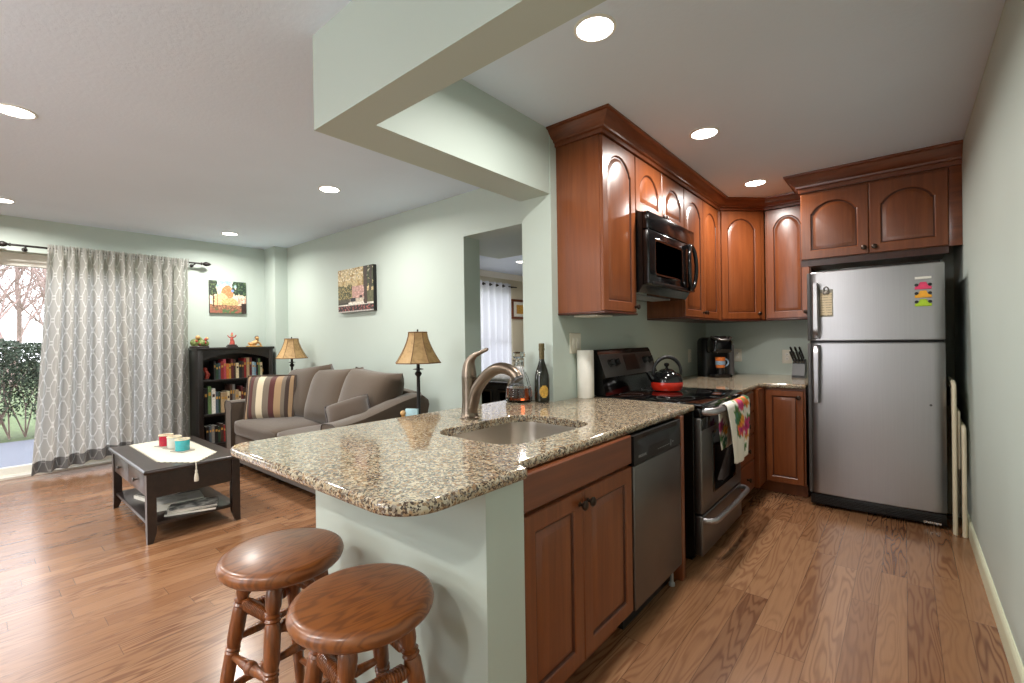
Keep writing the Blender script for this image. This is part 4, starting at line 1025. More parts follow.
# ------------------------------------------------------------------ living room
def sofa():
    x0, x1, y0, y1 = -5.55, -3.26, 1.80, 2.76
    r = thing('sofa', 'taupe three cushion sofa along the living room wall', 'sofa', ((x0+x1)/2, 2.3, 0))
    m = MB(); m.soft(x1-x0-.06, .90, .30, T((x0+x1)/2, y0+.47, .21), .03, 6, .004); m.build('base', M['sofa'], r, 60)
    for sx in (x0+.12, x1-.12):
        for sy in (y0+.10, y1-.12): MB(T(sx, sy, 0)).lathe([(.022, 0), (.030, .065)], 12).build('foot', M['espresso'], r)
    # back
    m = MB(); m.soft(x1-x0-.30, .22, .72, T((x0+x1)/2, y1-.13, .50) @ RX_(R(-6)), .07, 6, .01); m.build('back_frame', M['sofa'], r, 60)
    # arms: lofted sections along y
    for side, xa, xb in ((-1, x0, x0+.20), (1, x1-.22, x1)):
        rings = []; pip = []
        for i in range(15):
            t = i/14; y = y0-.01+(y1-.06-y0)*t
            zt = .70+.0*t if side < 0 else .675+.165*(3*t*t-2*t**3 if t < 1 else 1)
            if t > .92: zt -= .05*((t-.92)/.08)**2
            w = xb-xa; fl = .03*(1-t)*side
            prof = [(xa+.03, .07), (xb-.03, .07), (xb-.02, zt-.12), (xb, zt-.055), (xb-.012, zt-.016), (xb-.05, zt), (xa+.05, zt), (xa+.012, zt-.016), (xa, zt-.055), (xa+.02, zt-.12)]
            rings.append([(x, y, z) for x, z in prof])
        m = MB(); m.loft(rings); a = m.build('arm', M['sofa'], r, 50)
        pp = [(rings[0][k][0], rings[0][k][1]-.002, rings[0][k][2]) for k in (1, 2, 3, 4, 5, 6, 7, 8, 9, 0)]
        MB().tube(pp, .006, 8).build('piping', M['sofa_pipe'], a, 50)
        inner = [(xa+.012 if side > 0 else xb-.012, rg[4][1], rg[4][2]+.001) for rg in rings]
        MB().tube(inner, .006, 8).build('piping', M['sofa_pipe'], a, 50)
    xs = [x0+.21, x0+1.225, x1-.225]
    for a, b in zip(xs, xs[1:]):
        m = MB(); m.soft(b-a-.006, .72, .17, T((a+b)/2, y0+.345, .435), .05, 8, .018); m.build('seat_cushion', M['sofa'], r, 60)
    cxs = [(-4.98, 6), (-4.39, 3), (-3.78, -3)]
    for cx, tl in cxs:
        m = MB(T(cx, 2.40, .745) @ RX_(R(72)) @ RZ_(R(tl))); m.pillow(.78, .62, .34, 16, .16, None, .42); m.build('back_cushion', M['sofa'], r, 60)
sofa()
def throw_pillow(name, label, mt, x, y, z, w, h, d, tilt, yaw, roll, group=None):
    r = thing(name, label, 'pillow', (x, y, z-h/2), 0)
    A = T(x, y, z) @ RZ_(R(yaw)) @ RX_(R(90-tilt)) @ RZ_(R(roll))
    r.location = A.translation; r.rotation_euler = A.to_euler(); WM[r.name] = A   # local axes follow the cushion so the stripes run straight
    m = MB(A); m.pillow(w, h, d, 16, .14, None, .62); o = m.build('cover', M[mt], r, 60)
    pts = [A @ Vector(((-1+2*((i/12) if k in (0,) else (1 if k == 1 else (1-i/12 if k == 2 else 0))))*w/2*.985, (-1+2*((0) if k == 0 else (i/12 if k == 1 else (1 if k == 2 else 1-i/12))))*h/2*.985, 0)) for k in range(4) for i in range(12)]
    pts.append(pts[0]); MB().tube(pts, .008, 8).build('piping', M['espresso' if mt != 'stripes' else 'tanfab'], r, 50)
throw_pillow('throw_pillow', 'striped cream maroon and brown square pillow against the left sofa arm', 'stripes', -5.06, 2.06, .735, .50, .47, .17, 12, 44, 0)
throw_pillow('throw_pillow', 'small taupe pillow with dark piping propped at the right end of the sofa', 'tanfab', -3.54, 2.06, .70, .36, .28, .17, 38, 40, 20)

def bookcase():
    x0, x1, y0, y1, h = WX+.006, -6.40, 1.785, 2.64, 1.262
    r = thing('bookcase', 'black bookcase full of books beside the curtain', 'bookcase', (x1, (y0+y1)/2, 0)); t = .03
    MB().box(x0, x1, y0, y0+t, 0, h-.03, .003).build('side_panel', M['bookcase'], r); MB().box(x0, x1, y1-t, y1, 0, h-.03, .003).build('side_panel', M['bookcase'], r)
    MB().box(x0, x1+.02, y0-.018, y1+.018, h-.03, h, .006).build('top', M['bookcase'], r)
    MB().box(x0, x0+.012, y0+t, y1-t, .02, h-.03).build('back_panel', M['bookcase'], r)
    for z in (.09, .452, .868): MB().box(x0+.012, x1-.012, y0+t, y1-t, z-.025, z, .002).build('shelf', M['bookcase'], r)
    MB().box(x1-.03, x1-.012, y0+t, y1-t, 0, .064).build('kick_board', M['bookcase'], r)
    # arched valance and face frame
    n = 18; a, b = y0+.052, y1-.052; top = h-.03
    m = MB(fr((x1-.02, 0, 0), (0, 1, 0), (1, 0, 0))); poly = [(a, top), (a, top-.125)]+[(a+(b-a)*i/n, top-.125+.075*math.sin(math.pi*i/n)**.8) for i in range(1, n)]+[(b, top-.125), (b, top)]
    m.loft([[(u, v, 0) for u, v in poly], [(u, v, .02) for u, v in poly]]); m.build('arched_valance', M['bookcase'], r)
    for ya, yb in ((y0, y0+.052), (y1-.052, y1)): MB().box(x1-.012, x1+.008, ya, yb, 0, top, .003).build('stile', M['bookcase'], r)
    return x0, x1, y0+.052, y1-.052
BK = bookcase()
BC = {'red': (150, 40, 40), 'dark green': (44, 70, 50), 'orange': (206, 112, 52), 'gold': (196, 150, 70), 'pink': (190, 80, 96), 'cream': (222, 206, 170), 'black': (26, 24, 26), 'dark brown': (66, 42, 34), 'pale blue': (168, 192, 204), 'sky blue': (120, 160, 186), 'navy blue': (40, 66, 112), 'tan': (176, 150, 116), 'grey': (130, 128, 124), 'white': (226, 222, 212), 'maroon': (96, 34, 38), 'green': (96, 124, 78), 'slate': (74, 88, 98)}
BM = {k: plain(k+' book cover', v, .55, 0, .08, 60) for k, v in BC.items()}
ORD = ['first', 'second', 'third', 'fourth', 'fifth', 'sixth', 'seventh', 'eighth', 'ninth', 'tenth', 'eleventh', 'twelfth', 'thirteenth', 'fourteenth', 'fifteenth', 'sixteenth', 'seventeenth', 'eighteenth', 'nineteenth', 'twentieth', 'twenty-first', 'twenty-second']
def book_at(x, y, z, th, h, dp, col, label, group, lean=0):
    r = thing('book', label, 'book', (x, y, z), 0, group); A = T(x, y, z) @ RX_(R(lean)); c = .0022
    m = MB(A); m.box(0, th, -.0, .0, 0, 0) if False else None
    # spine faces +x ; y = thickness ; x goes back (negative)
    m.box(-dp, -.004, 0, c, 0, h); m.box(-dp, -.004, th-c, th, 0, h); m.box(-.006, 0, 0, th, 0, h, .0015); m.build('cover', BM[col], r, 0)
    MB(A).box(-dp+.003, -.006, c, th-c, .003, h-.003).build('pages', M['paper'], r, 0)
    m = MB(A); m.box(-.001, .0004, th*.18, th*.82, h*.66, h*.78); m.build('spine_band', BM['gold' if col not in ('gold', 'cream', 'white') else 'dark brown'], r, 0)
def shelf_row(z, y, xf, cols, name, hr, tr, seed):
    rnd = random.Random(seed)
    for i, c in enumerate(cols):
        th = rnd.uniform(*tr); h = rnd.uniform(*hr); dp = rnd.uniform(.16, .20)
        if y+th > BK[3]-.002: break
        book_at(xf-rnd.uniform(0, .018), y, z, th, h, dp, c, c+' spined book, '+ORD[i]+' from the left on the '+name+' shelf of the bookcase', 'books on the '+name+' shelf of the bookcase'); y += th+.0015
    return y
XF = BK[1]-.06
shelf_row(.868, BK[2]+.135, XF, ['black', 'dark green', 'slate', 'red', 'pink', 'orange', 'gold', 'maroon', 'dark brown', 'cream', 'black', 'dark brown', 'red', 'tan', 'maroon', 'pale blue', 'sky blue', 'black', 'green', 'cream'], 'top', (.185, .255), (.017, .034), 3)
shelf_row(.452, BK[2]+.03, XF, ['black', 'green', 'white', 'slate', 'dark green', 'tan', 'tan', 'cream', 'dark brown', 'grey', 'tan', 'cream', 'maroon', 'dark brown', 'white', 'grey', 'navy blue', 'navy blue', 'slate', 'tan', 'cream', 'black'], 'middle', (.235, .345), (.023, .042), 5)
shelf_row(.09, BK[2]+.04, XF, ['black', 'slate', 'grey', 'black', 'dark green', 'dark brown', 'red', 'green', 'black', 'tan', 'cream', 'grey', 'dark brown', 'black'], 'bottom', (.19, .235), (.024, .04), 9)
# small figurines
def blobfig(name, label, x, y, z, parts, sc=1.0, rz=0):
    r = thing(name, label, 'figurine', (x, y, z), R(rz)); A = WM[r.name]
    for pn, mt, shapes in parts:
        m = MB(A)
        for s in shapes:
            if s[0] == 'b': m.ball([c*sc for c in s[1]], s[2]*sc, 14, 10, s[3] if len(s) > 3 else (1, 1, 1))
            elif s[0] == 'x': m.box(*[c*sc for c in s[1]], .004*sc)
            else: m.tube([[c*sc for c in p] for p in s[1]], [q*sc for q in s[2]], 10)
        m.build(pn, M[mt], r, 50)
zt = 1.262
blobfig('figurine', 'rounded green and pink garden figurine at the left end of the bookcase top', -6.55, 1.845, zt, [
    ('base', 'darkresin', [('x', (-.06, .06, -.09, .09, 0, .02))]), ('body', 'greenresin', [('b', (0, -.045, .06), .05), ('b', (.02, .02, .055), .045), ('b', (0, .065, .05), .04), ('b', (-.01, 0, .1), .035)]),
    ('flowers', 'redresin', [('b', (.04, .0, .045), .018), ('b', (.045, .05, .06), .016), ('b', (.04, -.04, .08), .016), ('b', (.03, .06, .1), .018)]), ('head', 'skinpaint', [('b', (.02, -.02, .125), .024), ('b', (.02, .075, .11), .02)])])
blobfig('figurine', 'slim red dancing figurine on a dark stand on the bookcase top', -6.55, 2.205, zt, [
    ('stand', 'darkresin', [('x', (-.045, .045, -.055, .055, 0, .018)), ('x', (-.035, .035, -.045, .045, .018, .034))]),
    ('body', 'redresin', [('t', [(0, 0, .03), (0, .005, .07), (.0, -.002, .105), (0, 0, .13)], [.034, .026, .017, .014]), ('t', [(0, 0, .12), (0, .035, .13), (0, .05, .155)], [.009, .008, .006]), ('t', [(0, 0, .12), (0, -.03, .125), (0, -.05, .15)], [.009, .008, .006])]),
    ('head', 'skinpaint', [('b', (0, 0, .150), .016)]), ('headdress', 'redresin', [('t', [(0, 0, .160), (0, .002, .178), (0, 0, .19)], [.012, .008, .002])])])
blobfig('figurine', 'tan reclining figurine at the right end of the bookcase top', -6.55, 2.47, zt, [
    ('base', 'goldresin', [('x', (-.05, .05, -.085, .085, 0, .012))]),
    ('body', 'skinpaint', [('t', [(0, -.075, .05), (.005, -.05, .035), (0, .0, .045), (0, .035, .07)], [.012, .022, .032, .026]), ('t', [(.02, .03, .07), (.03, .06, .04), (.03, .075, .015)], [.014, .012, .01])]),
    ('head', 'skinpaint', [('b', (0, .035, .112), .024)]), ('hair', 'darkresin', [('b', (-.010, .037, .119), .026), ('t', [(-.015, .04, .115), (-.02, .05, .08), (-.02, .05, .05)], [.018, .016, .006])])])
blobfig('figurine', 'red and dark ornament at the left end of the top bookshelf', XF-.04, BK[2]+.06, .868, [
    ('base', 'darkresin', [('x', (-.03, .03, -.03, .03, 0, .014))]), ('body', 'redresin', [('t', [(0, 0, .01), (0, .018, .06), (0, .0, .10), (0, -.03, .125)], [.022, .028, .02, .01]), ('b', (.01, -.012, .13), .022)]), ('wings', 'darkresin', [('b', (0, -.035, .08), .03, (.5, .8, 1.3))])])
blobfig('figurine', 'golden and red ornament at the right end of the books on the top shelf', XF-.04, BK[2]+.645, .868, [
    ('base', 'darkresin', [('x', (-.03, .03, -.035, .035, 0, .014))]), ('body', 'redresin', [('t', [(0, 0, .01), (0, -.01, .06), (0, .01, .10)], [.028, .030, .016]), ('b', (0, .02, .115), .022)]), ('wings', 'goldresin', [('b', (.0, .05, .075), .03, (.5, .9, 1.2)), ('b', (0, -.04, .09), .022, (.5, 1, 1.2))])])

# table lamps on end tables
def end_table(x, y, w, d, h, label):
    r = thing('end_table', label, 'side table', (x, y, 0))
    MB().box(x-w/2, x+w/2, y-d/2, y+d/2, h-.03, h, .006).build('top', M['espresso'], r)
    MB().box(x-w/2+.03, x+w/2-.03, y-d/2+.03, y+d/2-.03, h-.12, h-.0302).build('apron', M['espresso'], r)
    MB().box(x-w/2+.03, x+w/2-.03, y-d/2+.03, y+d/2-.03, .14, .16).build('shelf', M['espresso'], r)
    for sx in (-1, 1):
        for sy in (-1, 1): MB().box(x+sx*(w/2-.045)-.02, x+sx*(w/2-.045)+.02, y+sy*(d/2-.045)-.02, y+sy*(d/2-.045)+.02, 0, h-.03, .003).build('leg', M['espresso'], r)
def lamp(x, y, z0, zs, zt_, rb, rt, label):
    r = thing('table_lamp', label, 'lamp', (x, y, z0)); A = T(x, y, 0)
    MB(A).lathe([(.085, z0), (.085, z0+.012), (.06, z0+.022), (.025, z0+.035), (.016, z0+.05)], 24).build('base', M['iron'], r, 40)
    zc = zs-.05; m = MB(A); m.lathe([(.016, z0+.05), (.0145, zc-.16), (.014, zc-.06), (.026, zc-.045), (.028, zc-.032), (.016, zc-.02), (.014, zc-.008), (.042, zc-.003), (.044, zc), (.014, zc+.006), (.012, zs+.06)], 18); m.build('stem', M['iron'], r, 40)
    n = 8; rings = []; K = 8
    def ring(t, dr=0): 
        rr = rt+(rb-rt)*((1-t)**1.55)+dr
        return [(rr*math.cos(2*math.pi*(i+.5)/n+.2), rr*math.sin(2*math.pi*(i+.5)/n+.2), zs+(zt_-zs)*t) for i in range(n)]
    m = MB(A); m.loft([ring(i/K) for i in range(K+1)]+[ring(i/K, -.003) for i in range(K, -1, -1)], True, False, False); sh = m.build('lamp_shade', M['shade'], r, 20)
    m = MB(A)
    for t in (0, 1): m.tube(ring(t, .001)+[ring(t, .001)[0]], .0045, 8)
    for i in range(n): m.tube([ring(k/K, .001)[i] for k in range(K+1)], .0025, 6)
    m.build('shade_trim', M['shade_trim'], sh, 0)
    MB(A).lathe([(.004, zs+.05), (.03, zs+.07), (.034, zs+.11), (.02, zs+.15), (.004, zs+.17)], 16).build('bulb', M['white'], r, 50)
    m = MB(A); m.tube([(0, 0, zt_-.03), (0, 0, zt_+.012)], .004, 8); m.ball((0, 0, zt_+.016), .008, 10, 8)
    for i in (0, 2, 4, 6): m.tube([(0, 0, zt_-.01), Vector(ring(1)[i])-Vector((0, 0, .004))], .002, 6)
    m.build('finial', M['iron'], r)
end_table(-2.80, 2.42, .46, .62, .60, 'dark end table at the right end of the sofa, mostly behind the counter')
lamp(-2.955, 2.33, .60, 1.13, 1.372, .183, .075, 'tan bell shaded table lamp at the right end of the sofa')
end_table(-5.85, 2.62, .34, .40, .60, 'dark end table between the bookcase and the left end of the sofa')
lamp(-5.80, 2.62, .60, 1.115, 1.355, .185, .078, 'tan bell shaded table lamp beside the bookcase, behind the left sofa arm')
blobfig('figurine', 'tiny golden figurine on the end table by the right lamp', -2.93, 2.16, .60, [
    ('base', 'goldresin', [('t', [(0, 0, 0), (0, 0, .05)], [.024, .016])]), ('body', 'goldresin', [('t', [(0, 0, .05), (0, .004, .10), (0, 0, .13)], [.016, .024, .014]), ('t', [(0, 0, .11), (-.02, .02, .14)], [.009, .006])]), ('head', 'skinpaint', [('b', (0, 0, .152), .022)])])
m = MB(T(-2.88, 2.205, .60) @ RZ_(R(30))); m.box(-.05, .05, -.012, .012, 0, .185, .003)
tag(m.build('greeting_card', M['bluebox'], loc=(-2.88, 2.205, .60)), 'pale blue card standing on the end table by the right lamp', 'card')

def canvas(name, label, o, u, n, w, h, d, fn, res=72):
    r = thing(name, label, 'painting', o); f = fr(o, u, n)
    m = MB(f); m.box(0, w, 0, h, .001, d-.001, .003); m.build('stretcher', M['blackm'], r)
    bm = bmesh.new(); col = bm.loops.layers.float_color.new('Col'); g = [[bm.verts.new((w*i/res, h*j/res, d)) for j in range(res+1)] for i in range(res+1)]
    for i in range(res):
        for j in range(res):
            fa = bm.faces.new([g[i][j], g[i+1][j], g[i+1][j+1], g[i][j+1]]); c = fn((i+.5)/res, (j+.5)/res); kk = 1+.45*nz(i, j, .31, 3)+.25*nz(i, j, .9, 5); c = [max(0, min(255, q*kk)) for q in c]
            for lp in fa.loops: lp[col] = srgb(*c)
    bm.transform(wm(r).inverted() @ f); me = bpy.data.meshes.new('picture'); bm.to_mesh(me); bm.free(); me.materials.append(M['attr'])
    p = bpy.data.objects.new('picture', me); COL.objects.link(p); p.parent = r
def nz(u, v, s, k=0): return .55*noise.noise(Vector((u*s, v*s, k)))
def art_garden(u, v):
    q = nz(u, v, 9, 1); q2 = nz(u, v, 22, 4)
    c = (150, 186, 190) if v > .8 else (222, 206, 178)
    if v > .82 and q > 0: c = (214, 222, 212)
    if math.hypot((u-.48)/.17, (v-.66)/.2)+q*.25 < 1: c = (196, 128, 84) if q2 < .1 else (214, 152, 108)
    if math.hypot((u-.30)/.22, (v-.40)/.2)+q*.3 < 1: c = (222, 184, 138)
    if math.hypot((u-.55)/.25, (v-.34)/.12)+q*.4 < 1: c = (168, 160, 104) if q2 > 0 else (206, 178, 130)
    if v < .26+.05*q: c = (164, 116, 88) if q2 > -.05 else (112, 86, 66)
    if v < .12+.05*q2: c = (84, 108, 70) if q > 0 else (146, 92, 74)
    if u < .20+.1*q and v > .55+.12*q: c = (38, 50, 40) if q2 < .05 else (84, 100, 66)
    if u > .66-.15*q and v > .58+.12*q2: c = (36, 54, 44) if q2 < .06 else (84, 108, 74)
    if abs(u-.10-.02*q) < .018 and .2 < v < .6: c = (70, 44, 30)
    if abs(u-.20) < .012 and .2 < v < .55: c = (92, 56, 38)
    if u > .76 and .30 < v < .48: c = (196, 150, 132) if q2 > 0 else (206, 196, 170)
    if u > .86 and v < .32: c = (48, 32, 28)
    if math.hypot(u-.62, v-.71) < .04: c = (120, 160, 214)
    return c
canvas('painting', 'small canvas of a garden with dark trees above the bookcase', (WX, 2.012, 1.702), (0, 1, 0), (1, 0, 0), .425, .415, .032, art_garden)
def art_street(u, v):
    q = nz(u, v, 9, 7); q2 = nz(u, v, 26, 9)
    c = (196, 176, 132) if q < .1 else (168, 140, 92)
    if v > .72 and q2 > .12: c = (226, 214, 184)
    if u < .42 and .25 < v < .62+.14*q: c = (78, 78, 52) if q2 < .02 else (150, 136, 90)
    if .42 < u < .76 and .28 < v < .58: c = (188, 148, 138) if q2 < .2 else (214, 184, 170)
    if .62 < u < .70 and .22 < v < .36: c = (64, 44, 46)
    if v < .30: c = (196, 184, 166) if u > .35 else (84, 78, 64)
    if .36 < u < .52 and .23 < v < .32: c = (46, 46, 54)
    if v < .22: c = (226, 220, 208) if u > .3 else (60, 58, 50)
    if v < .175: c = (224, 220, 208)
    if v < .15: c = (44, 38, 40) if q2 < .08 else (150, 90, 84)
    if v < .03: c = (180, 176, 170)
    if u > .74 and v > .55+.15*q and q2 < .2: c = (62, 68, 46)
    if abs(u-.79-.01*q) < .045 and v > .17: c = (66, 52, 46)
    if abs(u-.92-.05*(v-.5)) < .028 and v > .2: c = (60, 50, 44)
    if u > .84 and .2 < v < .45: c = (92, 92, 66)
    return c
canvas('painting', 'canvas of a tree lined street on the wall above the sofa', (-5.02, SY, 1.640), (1, 0, 0), (0, -1, 0), .715, .49, .045, art_street)

# coffee table
def coffee_table():
    x0, x1, y0, y1, h = -4.86, -3.765, .752, 1.305, .485
    r = thing('coffee_table', 'dark espresso coffee table with two drawers and a lower shelf', 'coffee table', ((x0+x1)/2, (y0+y1)/2, 0))
    m = MB(); slab(m, [(x0-.02, y0-.02), (x1+.02, y0-.02), (x1+.02, y1+.02), (x0-.02, y1+.02)], h-.028, h, None, .012); m.build('top', M['espresso'], r, 40)
    s = .052; zb = h-.028
    for sx in (x0, x1-s):
        for sy in (y0, y1-s):
            inx = -1 if sx == x0 else 1
            q = .010
            def rg(z, t):
                return [(sx+(t if sx != x0 else 0), sy+(t if sy != y0 else 0), z), (sx+s-(t if sx == x0 else 0), sy+(t if sy != y0 else 0), z), (sx+s-(t if sx == x0 else 0), sy+s-(t if sy == y0 else 0), z), (sx+(t if sx != x0 else 0), sy+s-(t if sy == y0 else 0), z)]
            lg = MB(); lg.loft([rg(0, .022), rg(.06, .004), rg(.09, 0), rg(zb, 0)]); lg.build('leg', M['espresso'], r, 0)
    za = h-.19
    MB().box(x1-.035, x1-.012, y0+s, y1-s, za, zb).build('apron', M['espresso'], r); MB().box(x0+.012, x0+.035, y0+s, y1-s, za, zb).build('apron', M['espresso'], r)
    MB().box(x0+s, x1-s, y1-.03, y1-.01, za, zb).build('apron', M['espresso'], r); MB().box(x0+s, x1-s, y0+.024, y0+.04, za, zb).build('apron', M['espresso'], r)
    xm = (x0+x1)/2
    for a, b in ((x0+s+.006, xm-.004), (xm+.004, x1-s-.006)):
        d = MB().box(a, b, y0+.006, y0+.0235, za+.008, zb-.006, .004).build('drawer', M['espresso'], r)
        MB(fr(((a+b)/2, y0+.006, (za+zb)/2), (1, 0, 0), (0, -1, 0))).lathe([(.006, -.001), (.006, .012), (.013, .016), (.014, .022), (.010, .026), (.001, .027)], 16).build('knob', M['steel_h'], d)
    MB().box(x0+.014, x1-.014, y0+.014, y1-.014, .105, .128, .004).build('shelf', M['espresso'], r)
    return h
CTZ = coffee_table()
def runner():
    z = CTZ+.0005; y0, y1, xa, xb, tip = .872, 1.205, -4.82, -3.97, -3.752
    ym = 1.020
    def scal(p, q, n):
        p, q = Vector(p), Vector(q); d = q-p; nn = Vector((d.y, -d.x)).normalized(); out = []
        for i in range(n):
            for k in range(4): t = (i+k/4)/n; out.append(tuple(p+d*t+nn*(.020*abs(math.sin(math.pi*k/4)))))
        return out
    P = scal((xa, y0), (xb, y0), 20)+scal((xb, y0), (tip, ym), 6)+scal((tip, ym), (xb, y1), 7)+scal((xb, y1), (xa, y1), 20)+scal((xa, y1), (-5.0+.16, ym+.05), 5)+scal((-5.0+.16, ym+.05), (xa, y0), 5)
    r = thing('table_runner', 'white crocheted runner with scalloped edges and a tassel on the coffee table', 'runner', (-4.4, 1.04, z))
    MB().prism(P, z, z+.004).build('cloth', M['cloth'], r, 0)
    m = MB(T(tip+.012, ym, 0)); m.tube([(-.02, 0, z+.006), (.006, 0, z+.004), (.010, 0, z-.03), (.010, 0, z-.055)], .004, 8); m.M = T(tip+.022, ym, z-.125); m.lathe([(.013, 0), (.014, .02), (.010, .05), (.006, .06), (.0085, .068), (.006, .078), (.001, .08)], 14); m.build('tassel', M['cloth'], r, 40)
runner()
def candle(x, y, mt, nm, label):
    z = CTZ+.0048; r = thing('candle_holder', label, 'candle', (x, y, z), R(20), 'candle holders on the coffee table'); A = WM[r.name]
    MB(A).box(-.066, .066, -.05, .05, 0, .006, .002).build('coaster', M['pewter'], r)
    MB(A @ T(0, 0, .0062)).lathe([(.044, 0), (.047, .004), (.047, .080), (.043, .080), (.042, .012), (.001, .012)], 32, True, False).build('glass', M[mt], r, 40)
    MB(A @ T(0, 0, .0862)).lathe([(.049, 0), (.051, .004), (.049, .008), (.038, .008), (.036, .002), (.036, 0)], 32, False, False).build('rim', M['stonecream'], r, 40)
    MB(A @ T(0, 0, .018)).lathe([(.041, 0), (.041, .045), (.001, .047)], 24).build('wax', M['stonecream'], r)
    MB(A).tube([(0, 0, .064), (.001, 0, .076)], .0015, 6).build('wick', M['blackm'], r)
candle(-4.53, 1.035, 'cred', 'red', 'red candle holder, farthest left of three on the coffee table')
candle(-4.385, 1.055, 'cwhite', 'white', 'pale grey candle holder between the red and teal ones')
candle(-4.215, 1.065, 'cteal', 'teal', 'teal candle holder nearest the tassel end of the runner')
def mag(name, label, cat, x, y, z, w, d, t, rz, cover, n=1, group='reading matter on the coffee table shelf'):
    r = thing(name, label, cat, (x, y, z), R(rz), group); A = WM[r.name]
    m = MB(A); m.box(-w/2+.002, w/2-.002, -d/2+.002, d/2-.002, .0012, t-.0012); m.build('pages', M['paper'], r, 0)
    m = MB(A); m.box(-w/2, w/2, -d/2, d/2, 0, .0011); m.box(-w/2, w/2, -d/2, d/2, t-.0011, t); m.box(-w/2, -w/2+.0016, -d/2, d/2, .0011, t-.0011); m.build('cover', cover, r, 0)
def mat_cover(nm, a, b, c, s):
    t = NT(nm); n = t.noise(t.coords('Object'), s, 3, .6); t.set(color=t.ramp(n, [(.38, srgb(*a)), (.5, srgb(*b)), (.62, srgb(*c))]), rough=.35); return t.m
C1, C2, C3 = mat_cover('grey photo cover', (60, 62, 66), (150, 148, 142), (222, 220, 214), 14), mat_cover('pale cover', (190, 184, 170), (222, 218, 206), (236, 234, 226), 9), mat_cover('dark photo cover', (30, 30, 32), (96, 94, 90), (190, 186, 176), 11)
zs = .1282
mag('book', 'pale thin book at the far left on the coffee table shelf', 'book', -4.42, .93, zs, .24, .17, .025, 12, C2)
mag('magazine', 'dark magazine lying on the pale thin book on the coffee table shelf', 'magazine', -4.40, .97, zs+.0255, .26, .20, .006, 20, C3)
mag('book', 'thick white paperback in the middle of the coffee table shelf', 'book', -4.10, 1.0, zs, .21, .30, .045, -8, C2)
mag('magazine', 'lower magazine of the pile at the near end of the coffee table shelf', 'magazine', -3.90, 1.04, zs, .21, .30, .016, -22, C3)
mag('magazine', 'middle magazine of the pile at the near end of the coffee table shelf', 'magazine', -3.905, 1.045, zs+.0165, .205, .29, .010, -16, C2)
mag('magazine', 'top magazine with a grey photo cover on the near pile of the coffee table shelf', 'magazine', -3.90, 1.05, zs+.027, .21, .285, .008, -19, C1)

# curtains
def curtain_rod(): 
    r = thing('curtain_rod', 'dark metal curtain rod with pointed finials above the sliding door', 'curtain rod', (-6.62, 1.05, 2.30)); x, z = -6.62, 2.30
    MB().tube([(x, .30, z), (x, 1.90, z)], .0105, 12).build('rod', M['iron'], r, 40)
    for y, s in ((.30, -1), (1.90, 1)):
        MB(fr((x, y, z), (1, 0, 0), (0, s, 0))).lathe([(.0125, -.004), (.016, .0), (.016, .01), (.010, .016), (.020, .03), (.028, .05), (.024, .075), (.010, .10), (.002, .108)], 20).build('finial', M['iron'], r, 40)
    for y in (.40, 1.83):
        m = MB(); m.tube([(WX+.004, y, z-.02), (x+.012, y, z-.016)], .007, 10); m.tube([(x+.014, y, z-.02), (x+.016, y, z+.004)], .006, 8); m.M = fr((WX+.001, y, z-.02), (0, 1, 0), (1, 0, 0)); m.lathe([(.022, 0), (.022, .006), (.001, .007)], 16); m.build('bracket', M['iron'], r)
curtain_rod()
def curtain(label, ya0, ya1, yb0, yb1, zb, seed, xb, folds, fabw):
    r = thing('curtain', label, 'curtain', (-6.62, (ya0+ya1)/2, 2.30), 0, 'grey patterned curtains')
    nu, nv = 240, 60; rnd = random.Random(seed); ph = [rnd.uniform(0, 6.28) for _ in range(6)]; zt = 2.335
    def pos(u, t):
        y = (ya0+(ya1-ya0)*u)*(1-t**1.15)+(yb0+(yb1-yb0)*u)*t**1.15
        a = .034+.030*min(1, t*2.2)
        w = math.sin(2*math.pi*folds*u+ph[0]+.7*math.sin(2*math.pi*1.6*u+ph[1])+.5*t*math.sin(5*u+ph[4]))+.30*math.sin(2*math.pi*folds*2.3*u+ph[2])*(1-.75*min(1, t*1.5))+.15*math.sin(2*math.pi*folds*5.1*u+ph[3])*max(0, 1-t*6)
        x = -6.62+(xb+6.62)*(t**1.3)*1.0+a*w
        if t < .045:   # rod pocket: gathered fabric wraps in front of the rod
            x = max(x, -6.604+.007*math.sin(2*math.pi*folds*4*u))
        z = zt-(zt-zb(u))*t
        if t < .02: z += .008*math.sin(2*math.pi*folds*5.1*u)
        return (x, y, z)
    bm = bmesh.new(); uvl = bm.loops.layers.uv.new('UVMap'); g = []; UV = {}
    hem = 57
    for j in range(nv+1):
        row = []
        for i in range(nu+1):
            v = bm.verts.new(pos(i/nu, j/nv)); UV[v] = (fabw*i/nu, 2.3*(1-j/nv)); row.append(v)
        g.append(row)
    def fa(j, i):
        f = bm.faces.new([g[j][i], g[j+1][i], g[j+1][i+1], g[j][i+1]])
        for lp in f.loops: lp[uvl].uv = UV[lp.vert]
        f.smooth = True; return f
    for j in range(nv):
        for i in range(nu): fa(j, i).material_index = 1 if j >= hem else 0
    bm.transform(wm(r).inverted())
    b2 = bm.copy()
    for nm, keep, mt in (('panel', 0, M['curtain']), ('hem_band', 1, M['hem'])):
        b = bm if keep == 0 else b2
        bmesh.ops.delete(b, geom=[f for f in b.faces if f.material_index != keep], context='FACES')
        for f in b.faces: f.material_index = 0
        me = bpy.data.meshes.new(nm); b.to_mesh(me); b.free(); me.materials.append(mt)
        o = bpy.data.objects.new(nm, me); COL.objects.link(o); o.parent = r
curtain('grey trellis curtain, the left panel with its hem flaring into the room', .555, 1.17, .40, 1.20, lambda u: .045+.10*u, 11, -6.50, 6, 1.45)
